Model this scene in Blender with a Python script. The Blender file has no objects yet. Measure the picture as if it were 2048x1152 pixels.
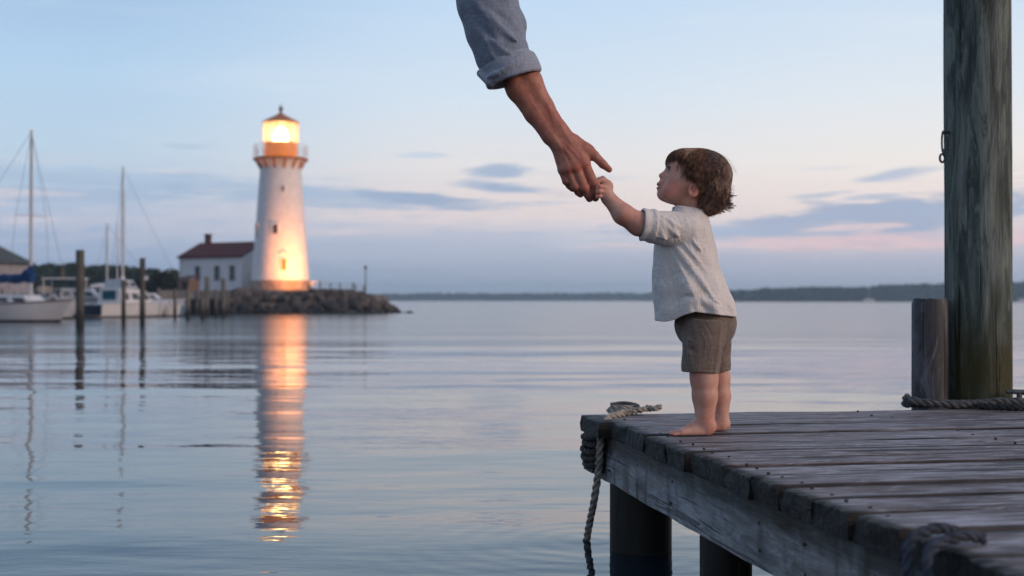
import bpy, bmesh, math, random
import numpy as np
from mathutils import Vector, Matrix, noise, Euler

random.seed(7); np.random.seed(7)
SC = bpy.context.scene
COL = SC.collection
F = 2500.0          # focal length in photo pixels (photo 2048 wide)
CAMZ = 0.80         # eye height above the water
R = math.radians

# ------------------------------------------------------------------ camera
cd = bpy.data.cameras.new("camera")
cam = bpy.data.objects.new("camera", cd); COL.objects.link(cam)
cam.location = (0, 0, CAMZ)
cam.rotation_euler = (R(90) + math.atan(24 / F), 0, 0)
cd.sensor_width = 36.0
cd.lens = 36.0 * F / 2048
cd.clip_start = 0.05; cd.clip_end = 20000
cd.dof.use_dof = True
cd.dof.focus_distance = 3.55
cd.dof.aperture_fstop = 3.5
SC.camera = cam
SC.render.resolution_x = 1024; SC.render.resolution_y = 576

# ------------------------------------------------------------------ colour management, sampling
SC.view_settings.view_transform = 'Standard'
SC.view_settings.look = 'None'
SC.view_settings.exposure = 0.0
SC.view_settings.gamma = 1.0
SC.cycles.use_denoising = True
try:
    SC.cycles.denoiser = 'OPENIMAGEDENOISE'
except Exception:
    pass
SC.cycles.max_bounces = 8
SC.cycles.diffuse_bounces = 3
SC.cycles.glossy_bounces = 4
SC.cycles.transmission_bounces = 4
SC.cycles.volume_bounces = 1
SC.cycles.transparent_max_bounces = 12
SC.cycles.sample_clamp_indirect = 6.0
SC.cycles.caustics_reflective = False
SC.cycles.caustics_refractive = False

def lin(c):
    c = c / 255.0
    return c / 12.92 if c <= 0.04045 else ((c + 0.055) / 1.055) ** 2.4
def rgb(r, g, b):
    return (lin(r), lin(g), lin(b), 1.0)

# ------------------------------------------------------------------ node helper
class NT:
    def __init__(s, nt):
        s.nt = nt
    def n(s, t, props=None, **inp):
        nd = s.nt.nodes.new(t)
        for k, v in (props or {}).items():
            setattr(nd, k, v)
        for k, v in inp.items():
            key = k.replace('_', ' ')
            if key.startswith('i') and key[1:].isdigit():
                sock = nd.inputs[int(key[1:])]
            else:
                sock = nd.inputs[key]
            s.set(sock, v)
        return nd
    def set(s, sock, v):
        if isinstance(v, bpy.types.NodeSocket):
            s.nt.links.new(v, sock)
        else:
            sock.default_value = v
    def m(s, op, a, b=0.0, c=None, clamp=False):
        nd = s.nt.nodes.new('ShaderNodeMath'); nd.operation = op; nd.use_clamp = clamp
        s.set(nd.inputs[0], a); s.set(nd.inputs[1], b)
        if c is not None: s.set(nd.inputs[2], c)
        return nd.outputs[0]
    def smooth(s, v, a, b, to0=0.0, to1=1.0):
        nd = s.nt.nodes.new('ShaderNodeMapRange'); nd.interpolation_type = 'SMOOTHSTEP'
        s.set(nd.inputs[0], v)
        nd.inputs[1].default_value = a; nd.inputs[2].default_value = b
        nd.inputs[3].default_value = to0; nd.inputs[4].default_value = to1
        return nd.outputs[0]
    def mix(s, f, a, b, mode='MIX'):
        nd = s.nt.nodes.new('ShaderNodeMix'); nd.data_type = 'RGBA'; nd.blend_type = mode
        s.set(nd.inputs[0], f); s.set(nd.inputs[6], a); s.set(nd.inputs[7], b)
        return nd.outputs[2]
    def ramp(s, f, stops, interp='LINEAR'):
        nd = s.nt.nodes.new('ShaderNodeValToRGB'); cr = nd.color_ramp; cr.interpolation = interp
        while len(cr.elements) < len(stops): cr.elements.new(0.5)
        for e, (p, c) in zip(cr.elements, stops):
            e.position = p; e.color = c if len(c) == 4 else (*c, 1)
        s.set(nd.inputs[0], f)
        return nd.outputs[0]
    def noise(s, vec, scale, detail=2.0, rough=0.5, dist=0.0, out=0):
        nd = s.nt.nodes.new('ShaderNodeTexNoise')
        s.set(nd.inputs['Vector'], vec); s.set(nd.inputs['Scale'], scale)
        s.set(nd.inputs['Detail'], detail); s.set(nd.inputs['Roughness'], rough); s.set(nd.inputs['Distortion'], dist)
        return nd.outputs[out]
    def mapping(s, vec, scale=(1, 1, 1), loc=(0, 0, 0), rot=(0, 0, 0)):
        nd = s.nt.nodes.new('ShaderNodeMapping')
        s.set(nd.inputs['Vector'], vec); s.set(nd.inputs['Location'], loc)
        nd.inputs['Rotation'].default_value = rot; nd.inputs['Scale'].default_value = scale
        return nd.outputs[0]

# ------------------------------------------------------------------ world: dusk sky with streaks of cloud
w = bpy.data.worlds.new("World"); SC.world = w; w.use_nodes = True
w.node_tree.nodes.clear()
K = NT(w.node_tree)
tc = K.n('ShaderNodeTexCoord')
nrm = K.n('ShaderNodeVectorMath', {'operation': 'NORMALIZE'}, i0=tc.outputs['Generated'])
sep = K.n('ShaderNodeSeparateXYZ', i0=nrm.outputs[0])
X, Y, Z = sep.outputs
az = K.m('ARCTAN2', X, Y)                # 0 straight ahead, + to the right
el = K.m('ARCSINE', Z)
g = lambda y: (600 - y) / F / 0.5        # ramp position of a photo row
elr = K.m('DIVIDE', el, 0.5, clamp=True)
L_ = K.ramp(elr, [(0, rgb(152,170,196)), (g(540), rgb(148,166,196)), (g(470), rgb(160,177,205)), (g(400), rgb(176,192,213)), (g(310), rgb(181,202,221)), (g(160), rgb(172,200,226)), (g(0), rgb(154,184,216)), (0.75, rgb(128,163,205)), (1, rgb(112,150,196))])
C_ = K.ramp(elr, [(0, rgb(168,180,198)), (g(540), rgb(166,177,196)), (g(480), rgb(190,192,207)), (g(420), rgb(222,209,208)), (g(330), rgb(222,219,220)), (g(200), rgb(204,217,230)), (g(0), rgb(183,207,231)), (0.75, rgb(142,175,212)), (1, rgb(120,155,200))])
R_ = K.ramp(elr, [(0, rgb(186,190,204)), (g(545), rgb(184,186,203)), (g(500), rgb(204,196,206)), (g(430), rgb(233,216,211)), (g(330), rgb(232,226,222)), (g(200), rgb(216,223,230)), (g(0), rgb(192,211,231)), (0.75, rgb(150,180,212)), (1, rgb(124,157,200))])
fl = K.smooth(az, -0.34, -0.02); fr = K.smooth(az, -0.02, 0.33)
base = K.mix(fr, K.mix(fl, L_, C_), R_)
# streaks: soft ellipses in direction space, edges torn by stretched noise
dirv = K.n('ShaderNodeCombineXYZ', i0=az, i1=el, i2=0.0).outputs[0]
wn = K.noise(K.mapping(dirv, (9, 55, 1)), 1.0, 5, 0.6)
wn2 = K.noise(K.mapping(dirv, (26, 190, 1), (3, 5, 0)), 1.0, 4, 0.62)
wob = K.m('ADD', K.m('MULTIPLY', K.m('SUBTRACT', wn, 0.5), 2.9), K.m('MULTIPLY', K.m('SUBTRACT', wn2, 0.5), 2.3))
def cloud(col_in, cx, cy, rx, ry, color, dens, tilt=0.0, soft=0.9, wobf=1.0):
    """one streak centred on photo direction (cx,cy), half sizes rx, ry"""
    a0 = math.atan((cx - 1024) / F); e0 = (600 - cy) / F
    da = K.m('SUBTRACT', az, a0); de = K.m('SUBTRACT', el, e0)
    de2 = K.m('SUBTRACT', de, K.m('MULTIPLY', da, tilt))
    xx = K.m('POWER', K.m('ABSOLUTE', K.m('DIVIDE', da, rx / F)), 2.0)
    yy = K.m('POWER', K.m('ABSOLUTE', K.m('DIVIDE', de2, ry / F)), 2.0)
    d = K.m('SQRT', K.m('ADD', xx, yy))
    d = K.m('ADD', d, K.m('MULTIPLY', wob, wobf))
    f = K.smooth(d, 1.0 + soft * 0.5, 1.0 - soft * 0.5)
    return K.mix(K.m('MULTIPLY', f, dens), col_in, color)
c = base
blue = rgb(139,160,190); bl2 = rgb(150,171,200); lav = rgb(160,170,194); pink = rgb(232,205,205)
c = cloud(c, 700, 455, 620, 34, rgb(208,204,212), 0.40)
c = cloud(c, 1050, 420, 420, 26, rgb(229,214,211), 0.50)
c = cloud(c, 230, 372, 330, 17, rgb(163,186,210), 0.7, -0.03)
c = cloud(c, 640, 397, 300, 22, rgb(158,179,205), 0.7, -0.05)
c = cloud(c, 60, 402, 260, 13, rgb(160,180,205), 0.8, 0.0)
c = cloud(c, 850, 402, 120, 12, blue, 0.7, -0.1)
c = cloud(c, 1004, 343, 44, 12, rgb(146,168,198), 0.80, 0.05, 1.3, 1.1)
c = cloud(c, 1018, 378, 88, 9, rgb(143,165,196), 0.85, -0.09, 1.3, 1.0)
c = cloud(c, 850, 312, 44, 6, rgb(190,202,218), 0.8)
c = cloud(c, 380, 303, 60, 6, rgb(163,186,208), 0.5)
c = cloud(c, 780, 492, 640, 26, rgb(177,186,205), 0.65)
c = cloud(c, 1850, 437, 400, 36, rgb(156,170,196), 0.92, 0.10, 0.8)
c = cloud(c, 1480, 462, 190, 22, rgb(163,175,199), 0.9, 0.03)
c = cloud(c, 1790, 488, 420, 15, rgb(231,200,202), 0.85, 0.01)
c = cloud(c, 1700, 462, 90, 6, rgb(232,206,203), 0.8, 0.05)
c = cloud(c, 1640, 396, 60, 6, rgb(172,184,204), 0.8, 0.05)
c = cloud(c, 1750, 402, 70, 6, rgb(172,184,204), 0.75, 0.05)
c = cloud(c, 1790, 360, 62, 8, rgb(165,179,204), 0.75, 0.12, 1.3, 1.1)
c = cloud(c, 1600, 545, 600, 34, rgb(178,182,201), 0.6)
# thin torn layers low over the horizon
ly = K.noise(K.mapping(dirv, (5.5, 85, 1), (4, 1, 0), (0, 0, 0.02)), 1.0, 6, 0.62, 0.5)
band = K.m('MULTIPLY', K.smooth(el, 0.028, 0.055), K.smooth(el, 0.125, 0.080))
c = K.mix(K.m('MULTIPLY', K.m('MULTIPLY', K.smooth(ly, 0.52, 0.66), band), 0.42), c, rgb(158, 177, 204))
c = K.mix(K.m('MULTIPLY', K.m('MULTIPLY', K.smooth(ly, 0.46, 0.34), band), 0.40), c, rgb(232, 214, 211))
# faint high wisps over everything
wi = K.smooth(K.noise(K.mapping(dirv, (4, 26, 1), (8, 2, 0)), 1.0, 5, 0.55), 0.5, 0.78)
c = K.mix(K.m('MULTIPLY', wi, 0.20), c, rgb(226,226,230))
# unseen sky behind the camera is tinted warm as added fill; ground side darker
back = K.smooth(K.m('COSINE', az), -0.7, 0.75)
c = K.mix(back, K.mix(1.0, c, (0.98, 0.83, 0.78, 1), 'MULTIPLY'), c)
zen = K.smooth(el, 0.35, 1.2)
c = K.mix(zen, c, rgb(140, 150, 172))
c = K.mix(K.smooth(el, 0.0, -0.12), c, rgb(60, 72, 88))
sky = K.n('ShaderNodeTexSky')
sky.sky_type = 'NISHITA'; sky.sun_disc = False
sky.sun_elevation = R(1.5); sky.sun_rotation = R(112); sky.air_density = 1.2; sky.dust_density = 2.0; sky.ozone_density = 2.0
bgA = K.n('ShaderNodeBackground', Color=c, Strength=1.15)
bgB = K.n('ShaderNodeBackground', Color=sky.outputs[0], Strength=0.02)
add = K.n('ShaderNodeAddShader', i0=bgA.outputs[0], i1=bgB.outputs[0])
K.n('ShaderNodeOutputWorld', Surface=add.outputs[0])
w.cycles.sampling_method = 'MANUAL'; w.cycles.sample_map_resolution = 512

# the last glow of the sun, low at the right beyond the frame
sl = bpy.data.lights.new("sun", 'SUN'); sl.energy = 1.45; sl.angle = R(18); sl.color = (1.0, 0.74, 0.58)
so = bpy.data.objects.new("sun", sl); COL.objects.link(so)
so.rotation_euler = Vector((-math.sin(R(112)), -math.cos(R(112)), -0.34)).to_track_quat('-Z', 'Y').to_euler()

# ------------------------------------------------------------------ object helpers
def P(px, py, d):
    """the point at depth d (metres in front of the camera) seen at photo pixel (px, py)"""
    return Vector(((px - 1024) / F * d, d, CAMZ + (600 - py) / F * d))
def tag(o, label=None, cat=None, group=None, kind=None):
    if label: o['label'] = label
    if cat: o['category'] = cat
    if group: o['group'] = group
    if kind: o['kind'] = kind
    return o
def empty(name, loc=(0, 0, 0), rz=0.0):
    o = bpy.data.objects.new(name, None); COL.objects.link(o)
    o.location = loc; o.rotation_euler = (0, 0, rz); o.empty_display_size = 0.1
    return o
def link_mesh(name, verts, faces, mat, parent=None, smooth=False, loc=(0, 0, 0), rz=0.0):
    me = bpy.data.meshes.new(name)
    me.from_pydata([tuple(v) for v in verts], [], [tuple(f) for f in faces])
    if smooth:
        me.polygons.foreach_set('use_smooth', [True] * len(me.polygons))
    me.update()
    o = bpy.data.objects.new(name, me); COL.objects.link(o)
    if mat: me.materials.append(mat)
    o.location = loc; o.rotation_euler = (0, 0, rz)
    if parent: o.parent = parent
    return o
def copy_tree(o, parent=None):
    c = o.copy(); COL.objects.link(c); c.parent = parent
    for ch in list(o.children): copy_tree(ch, c)
    return c

class MB:
    """collects simple solids into one mesh"""
    def __init__(s): s.v = []; s.f = []
    def add(s, vs, fs):
        b = len(s.v); s.v += [tuple(x) for x in vs]; s.f += [tuple(b + i for i in f) for f in fs]; return s
    def box(s, c, size, rz=0.0):
        cx, cy, cz = c; a, b, h = size[0] / 2, size[1] / 2, size[2] / 2
        co, si = math.cos(rz), math.sin(rz); vs = []
        for z in (-h, h):
            for x, y in ((-a, -b), (a, -b), (a, b), (-a, b)):
                vs.append((cx + x * co - y * si, cy + x * si + y * co, cz + z))
        return s.add(vs, [(3, 2, 1, 0), (4, 5, 6, 7), (0, 1, 5, 4), (1, 2, 6, 5), (2, 3, 7, 6), (3, 0, 4, 7)])
    def tube(s, pts, rad, n=8, caps=True, closed=False):
        pts = [Vector(p) for p in pts]; m = len(pts)
        rad = rad if isinstance(rad, (list, tuple)) else [rad] * m
        vs, fs = [], []; ref = None
        for i, p in enumerate(pts):
            if closed: t = pts[(i + 1) % m] - pts[i - 1]
            else: t = pts[min(i + 1, m - 1)] - pts[max(i - 1, 0)]
            t.normalize()
            if ref is None:
                ref = t.cross(Vector((0, 0, 1)))
                if ref.length < 0.2: ref = t.cross(Vector((1, 0, 0)))
            ref = (ref - t * ref.dot(t)); ref.normalize(); b = t.cross(ref)
            for k in range(n):
                a = 2 * math.pi * k / n
                vs.append(p + (ref * math.cos(a) + b * math.sin(a)) * rad[i])
        for i in range(m if closed else m - 1):
            j = (i + 1) % m
            for k in range(n):
                fs.append((i * n + k, i * n + (k + 1) % n, j * n + (k + 1) % n, j * n + k))
        if caps and not closed:
            fs.append(tuple(range(n))[::-1]); fs.append(tuple((m - 1) * n + k for k in range(n)))
        return s.add(vs, fs)
    def lathe(s, c, prof, n=40, close=True):
        """prof: list of (radius, z)"""
        vs, fs = [], []
        for r_, z in prof:
            for k in range(n):
                a = 2 * math.pi * k / n
                vs.append((c[0] + r_ * math.cos(a), c[1] + r_ * math.sin(a), c[2] + z))
        for i in range(len(prof) - 1):
            for k in range(n):
                fs.append((i * n + k, i * n + (k + 1) % n, (i + 1) * n + (k + 1) % n, (i + 1) * n + k))
        if close:
            fs.append(tuple(range(n))[::-1]); fs.append(tuple((len(prof) - 1) * n + k for k in range(n)))
        return s.add(vs, fs)
    def prism(s, poly, ex):
        """poly: 3-D points of a flat polygon, ex: extrusion vector"""
        n = len(poly); vs = [Vector(p) for p in poly] + [Vector(p) + Vector(ex) for p in poly]
        fs = [tuple(range(n))[::-1], tuple(range(n, 2 * n))] + [(i, (i + 1) % n, n + (i + 1) % n, n + i) for i in range(n)]
        return s.add(vs, fs)
    def build(s, name, mat, parent=None, smooth=False, loc=(0, 0, 0), rz=0.0, bevel=0.0):
        o = link_mesh(name, s.v, s.f, mat, parent, smooth, loc, rz)
        bm = bmesh.new(); bm.from_mesh(o.data); bmesh.ops.recalc_face_normals(bm, faces=bm.faces); bm.to_mesh(o.data); bm.free()
        if smooth:
            try: o.data.set_sharp_from_angle(angle=R(40))
            except Exception: pass
        if bevel:
            md = o.modifiers.new('bevel', 'BEVEL'); md.width = bevel; md.segments = 2; md.limit_method = 'ANGLE'
        return o

# ------------------------------------------------------------------ materials
def mat(name):
    m = bpy.data.materials.new(name); m.use_nodes = True
    m.node_tree.nodes.clear(); k = NT(m.node_tree)
    out = k.n('ShaderNodeOutputMaterial')
    return m, k, out
def pbsdf(k, out, **kw):
    b = k.n('ShaderNodeBsdfPrincipled')
    for a, v in kw.items():
        k.set(b.inputs[a.replace('_', ' ')], v)
    k.nt.links.new(b.outputs[0], out.inputs['Surface'])
    return b
def simple(name, col, rough=0.6, spec=0.4, var=0.15, scale=6.0, metal=0.0, bump=0.0, stretch=(1, 1, 1), streak=None):
    m, k, out = mat(name)
    t = k.n('ShaderNodeTexCoord')
    v = k.mapping(t.outputs['Object'], stretch)
    nz = k.noise(v, scale, 5, 0.6)
    a = tuple(max(0, x * (1 - var)) for x in col[:3]) + (1,)
    b_ = tuple(min(1, x * (1 + var)) for x in col[:3]) + (1,)
    c = k.mix(k.smooth(nz, 0.3, 0.7), a, b_)
    if streak:
        s2 = k.noise(k.mapping(t.outputs['Object'], (3, 3, 0.4)), 2.0, 4, 0.6)
        c = k.mix(k.smooth(s2, 0.52, 0.75, 0, 0.7), c, streak)
    bs = pbsdf(k, out, Base_Color=c, Roughness=rough, Metallic=metal)
    bs.inputs['Specular IOR Level'].default_value = spec
    if bump:
        bp = k.n('ShaderNodeBump', Strength=1.0, Distance=bump, Height=k.noise(v, scale * 2.5, 5, 0.65))
        k.set(bs.inputs['Normal'], bp.outputs[0])
    return m
# ------------------------------------------------------------------ water
ROPE_IN = P(1175, 1076, CAMZ * F / 476)
m, k, out = mat('water')
t = k.n('ShaderNodeTexCoord').outputs['Object']
sx = k.n('ShaderNodeSeparateXYZ', i0=t)
wx, wy = sx.outputs[0], sx.outputs[1]
swell = k.m('MULTIPLY', k.noise(k.mapping(t, (0.10, 0.22, 1)), 1.0, 2, 0.5), 0.075)
wave = k.m('MULTIPLY', k.noise(k.mapping(t, (0.8, 1.6, 1), rot=(0, 0, 0.12)), 1.0, 2, 0.45), 0.0170)
wav2 = k.m('MULTIPLY', k.noise(k.mapping(t, (0.85, 3.4, 1), rot=(0, 0, -0.06)), 1.0, 2, 0.5), 0.0038)
rip = k.m('MULTIPLY', k.noise(k.mapping(t, (5.0, 11.0, 1), rot=(0, 0, 0.2)), 1.0, 2, 0.5), 0.0014)
patch = k.smooth(k.noise(k.mapping(t, (0.035, 0.16, 1), (2, 1, 0)), 1.0, 3, 0.5), 0.36, 0.66, 0.5, 1.1)
h = k.m('ADD', k.m('ADD', swell, wave), k.m('ADD', wav2, rip))
far = k.smooth(wy, 11.0, 34.0)
h = k.m('MULTIPLY', h, k.m('MULTIPLY', patch, k.m('ADD', 1.0, k.m('MULTIPLY', far, 0.35))))
rgh = k.smooth(wy, 13.0, 27.0, 0.028, 0.14)
# rings spreading from the rope that dips into the water
rx = k.m('SUBTRACT', wx, ROPE_IN.x + 0.02); ry = k.m('SUBTRACT', wy, ROPE_IN.y - 0.03)
rr = k.m('SQRT', k.m('ADD', k.m('POWER', k.m('ABSOLUTE', rx), 2.0), k.m('POWER', k.m('ABSOLUTE', ry), 2.0)))
rr = k.m('ADD', rr, k.m('MULTIPLY', k.noise(t, 1.4, 2), 0.15))
ring = k.m('MULTIPLY', k.m('SINE', k.m('MULTIPLY', rr, 62.0)), k.m('MULTIPLY', k.smooth(rr, 1.3, 0.08), 0.00026))
h = k.m('ADD', h, ring)
bp = k.n('ShaderNodeBump', Strength=1.0, Distance=1.0, Height=h)
b = pbsdf(k, out, Base_Color=(0.005, 0.014, 0.024, 1), Roughness=rgh, IOR=1.36, Normal=bp.outputs[0])
b.inputs['Specular IOR Level'].default_value = 0.85
b.inputs['Specular Tint'].default_value = (0.93, 0.97, 1.0, 1)
M_WATER = m
tag(link_mesh('water', [(-2200, -60, 0), (2200, -60, 0), (2200, 2200, 0), (-2200, 2200, 0)], [(0, 1, 2, 3)], m), kind='structure')

# ------------------------------------------------------------------ weathered wood
def wood(name, cols, along='x', scale=1.0, rough=0.62, moss=None, bump=0.004, wet=None, spec=0.4, drip=False, splits=1.0):
    """grain runs along one local axis"""
    m, k, out = mat(name)
    tc = k.n('ShaderNodeTexCoord').outputs['Object']
    oi = k.n('ShaderNodeObjectInfo').outputs['Random']
    off = k.n('ShaderNodeCombineXYZ', i0=k.m('MULTIPLY', oi, 37.0), i1=k.m('MULTIPLY', oi, 19.0), i2=k.m('MULTIPLY', oi, 11.0)).outputs[0]
    v = k.n('ShaderNodeVectorMath', {'operation': 'ADD'}, i0=tc, i1=off).outputs[0]
    st = {'x': (1.9, 11, 11), 'z': (9, 9, 0.8)}[along]
    big = k.noise(k.mapping(v, {'x': (1.1, 5, 5), 'z': (4, 4, 0.9)}[along]), 1.3 * scale, 4, 0.6, 0.6)
    grain = k.noise(k.mapping(v, st), 2.2 * scale, 6, 0.68, 1.1)
    fine = k.noise(k.mapping(v, {'x': (5.0, 60, 60), 'z': (60, 60, 2.2)}[along]), 2.0 * scale, 4, 0.6, 0.3)
    c = k.ramp(k.smooth(grain, 0.28, 0.74), [(0, cols[0]), (0.45, cols[1]), (1, cols[2])])
    c = k.mix(k.smooth(big, 0.42, 0.72, 0, 0.75), c, cols[3])
    c = k.mix(k.smooth(fine, 0.45, 0.8, 0, 0.35), c, cols[0])
    c = k.mix(k.m('MULTIPLY', oi, 0.35), c, cols[1])
    blot = k.noise(k.mapping(v, {'x': (3.4, 13, 13), 'z': (11, 11, 1.8)}[along], (9, 1, 4)), 1.5 * scale, 6, 0.72, 1.6)
    c = k.mix(k.smooth(blot, 0.54, 0.60, 0, 0.5), c, cols[0])
    c = k.mix(k.smooth(blot, 0.46, 0.38, 0, 0.6), c, cols[2])
    sil = k.noise(k.mapping(v, {'x': (8.5, 90, 90), 'z': (80, 80, 3)}[along], (2, 6, 3)), 1.4 * scale, 5, 0.65, 0.9)
    c = k.mix(k.smooth(sil, 0.58, 0.66, 0, 0.3), c, tuple(x * 0.5 for x in cols[0][:3]) + (1,))
    # splits and knots
    crack = k.noise(k.mapping(v, {'x': (0.8, 26, 26), 'z': (24, 24, 0.7)}[along], (5, 3, 1)), 1.6 * scale, 3, 0.5, 0.8)
    ck = k.m('MULTIPLY', k.smooth(crack, 0.62, 0.66), splits)
    vo = k.nt.nodes.new('ShaderNodeTexVoronoi'); k.set(vo.inputs['Vector'], k.mapping(v, {'x': (1.6, 5, 5), 'z': (5, 5, 1.6)}[along])); vo.inputs['Scale'].default_value = 1.15 * scale
    kn = k.smooth(vo.outputs['Distance'], 0.20, 0.07)
    dark = tuple(x * 0.25 for x in cols[0][:3]) + (1,)
    c = k.mix(k.m('MAXIMUM', k.m('MULTIPLY', ck, 0.85), k.m('MULTIPLY', kn, 0.6)), c, dark)
    sp = k.n('ShaderNodeSeparateXYZ', i0=tc)
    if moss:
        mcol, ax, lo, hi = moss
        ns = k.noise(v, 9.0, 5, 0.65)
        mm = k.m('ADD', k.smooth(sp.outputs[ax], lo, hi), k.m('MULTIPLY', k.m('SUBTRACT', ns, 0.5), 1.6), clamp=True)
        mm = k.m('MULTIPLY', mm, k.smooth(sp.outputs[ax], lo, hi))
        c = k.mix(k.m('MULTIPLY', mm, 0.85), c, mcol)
    if along == 'x' and moss and moss[1] == 0:      # sawn ends: split and blackened
        ef = k.smooth(sp.outputs[0], 0.030, 0.008)
        es = k.noise(k.mapping(v, (3, 62, 7), (1, 8, 2)), 1.0, 4, 0.6, 0.8)
        ec = k.ramp(k.smooth(es, .30, .72), [(0, G(.005, .004, .003)), (.5, G(.020, .018, .014)), (.8, G(.060, .056, .050)), (1, G(.15, .145, .135))])
        eg = k.noise(v, 3.2, 3, .6)
        ec = k.mix(k.smooth(eg, .56, .70, 0, .7), ec, G(.045, .042, .012))
        c = k.mix(k.m('MULTIPLY', ef, .92), c, ec)
    if wet:
        wcol, ax, lo, hi = wet
        ns = k.noise(v, 5.0, 4, 0.6)
        mm = k.smooth(k.m('ADD', sp.outputs[ax], k.m('MULTIPLY', k.m('SUBTRACT', ns, 0.5), 0.12)), lo, hi)
        c = k.mix(k.m('MULTIPLY', mm, 0.92), c, wcol)
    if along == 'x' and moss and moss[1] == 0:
        da = k.n('ShaderNodeAttribute', {'attribute_name': 'edge_dark'}).outputs['Fac']
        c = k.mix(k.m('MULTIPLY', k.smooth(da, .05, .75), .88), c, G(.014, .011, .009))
    if drip:        # stains running down from the deck edge
        dn = k.noise(k.mapping(tc, (13, 13, 1.6)), 1.0, 4, .6, .4)
        dn2 = k.noise(k.mapping(tc, (1.2, 1, 2)), 1.5, 3, .5)
        c = k.mix(k.m('MULTIPLY', k.smooth(dn, .50, .66), k.smooth(dn2, .40, .62, .15, .8)), c, G(.050, .040, .030))
    rg = k.smooth(grain, 0.3, 0.7, rough - 0.12, rough + 0.12)
    b = pbsdf(k, out, Base_Color=c, Roughness=rg)
    b.inputs['Specular IOR Level'].default_value = spec
    hgt = k.m('SUBTRACT', k.m('ADD', k.m('MULTIPLY', grain, 0.6), k.m('MULTIPLY', fine, 0.35)), k.m('MAXIMUM', ck, k.m('MULTIPLY', kn, 0.4)))
    bp = k.n('ShaderNodeBump', Strength=0.9, Distance=bump, Height=hgt)
    k.set(b.inputs['Normal'], bp.outputs[0])
    return m
G = lambda a, b_, c_: (a, b_, c_, 1)
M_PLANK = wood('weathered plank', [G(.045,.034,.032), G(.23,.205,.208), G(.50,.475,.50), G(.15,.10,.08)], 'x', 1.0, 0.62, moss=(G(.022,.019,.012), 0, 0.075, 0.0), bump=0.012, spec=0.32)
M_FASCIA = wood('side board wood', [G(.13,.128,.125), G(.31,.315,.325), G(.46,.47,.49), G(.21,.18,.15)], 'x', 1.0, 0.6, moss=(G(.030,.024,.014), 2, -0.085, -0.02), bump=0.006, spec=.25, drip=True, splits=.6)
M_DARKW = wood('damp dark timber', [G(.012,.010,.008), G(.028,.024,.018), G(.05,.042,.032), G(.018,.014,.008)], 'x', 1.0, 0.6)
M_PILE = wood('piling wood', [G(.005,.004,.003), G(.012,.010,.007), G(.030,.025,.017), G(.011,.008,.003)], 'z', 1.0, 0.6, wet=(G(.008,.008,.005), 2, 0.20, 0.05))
M_POST = wood('grey green post', [G(.024,.031,.026), G(.100,.124,.106), G(.245,.275,.235), G(.050,.046,.034)], 'z', 0.8, 0.75, moss=(G(.050,.042,.008), 2, 1.0, 0.50), bump=0.012, spec=.2)
M_STUB = wood('stub post wood', [G(.015,.015,.016), G(.065,.065,.070), G(.20,.20,.205), G(.040,.032,.027)], 'z', 0.9, 0.65, bump=0.006)
M_ROPE = simple('old rope', (.30, .275, .235, 1), 0.9, 0.2, 0.45, 60, bump=0.002)
M_ROPED = simple('wet rope', (.045, .042, .034, 1), 0.7, 0.3, 0.5, 60, bump=0.002)
M_GALV = simple('rusted galvanised steel', (.10, .105, .11, 1), 0.5, 0.5, 0.4, 30, metal=0.6)

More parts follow.
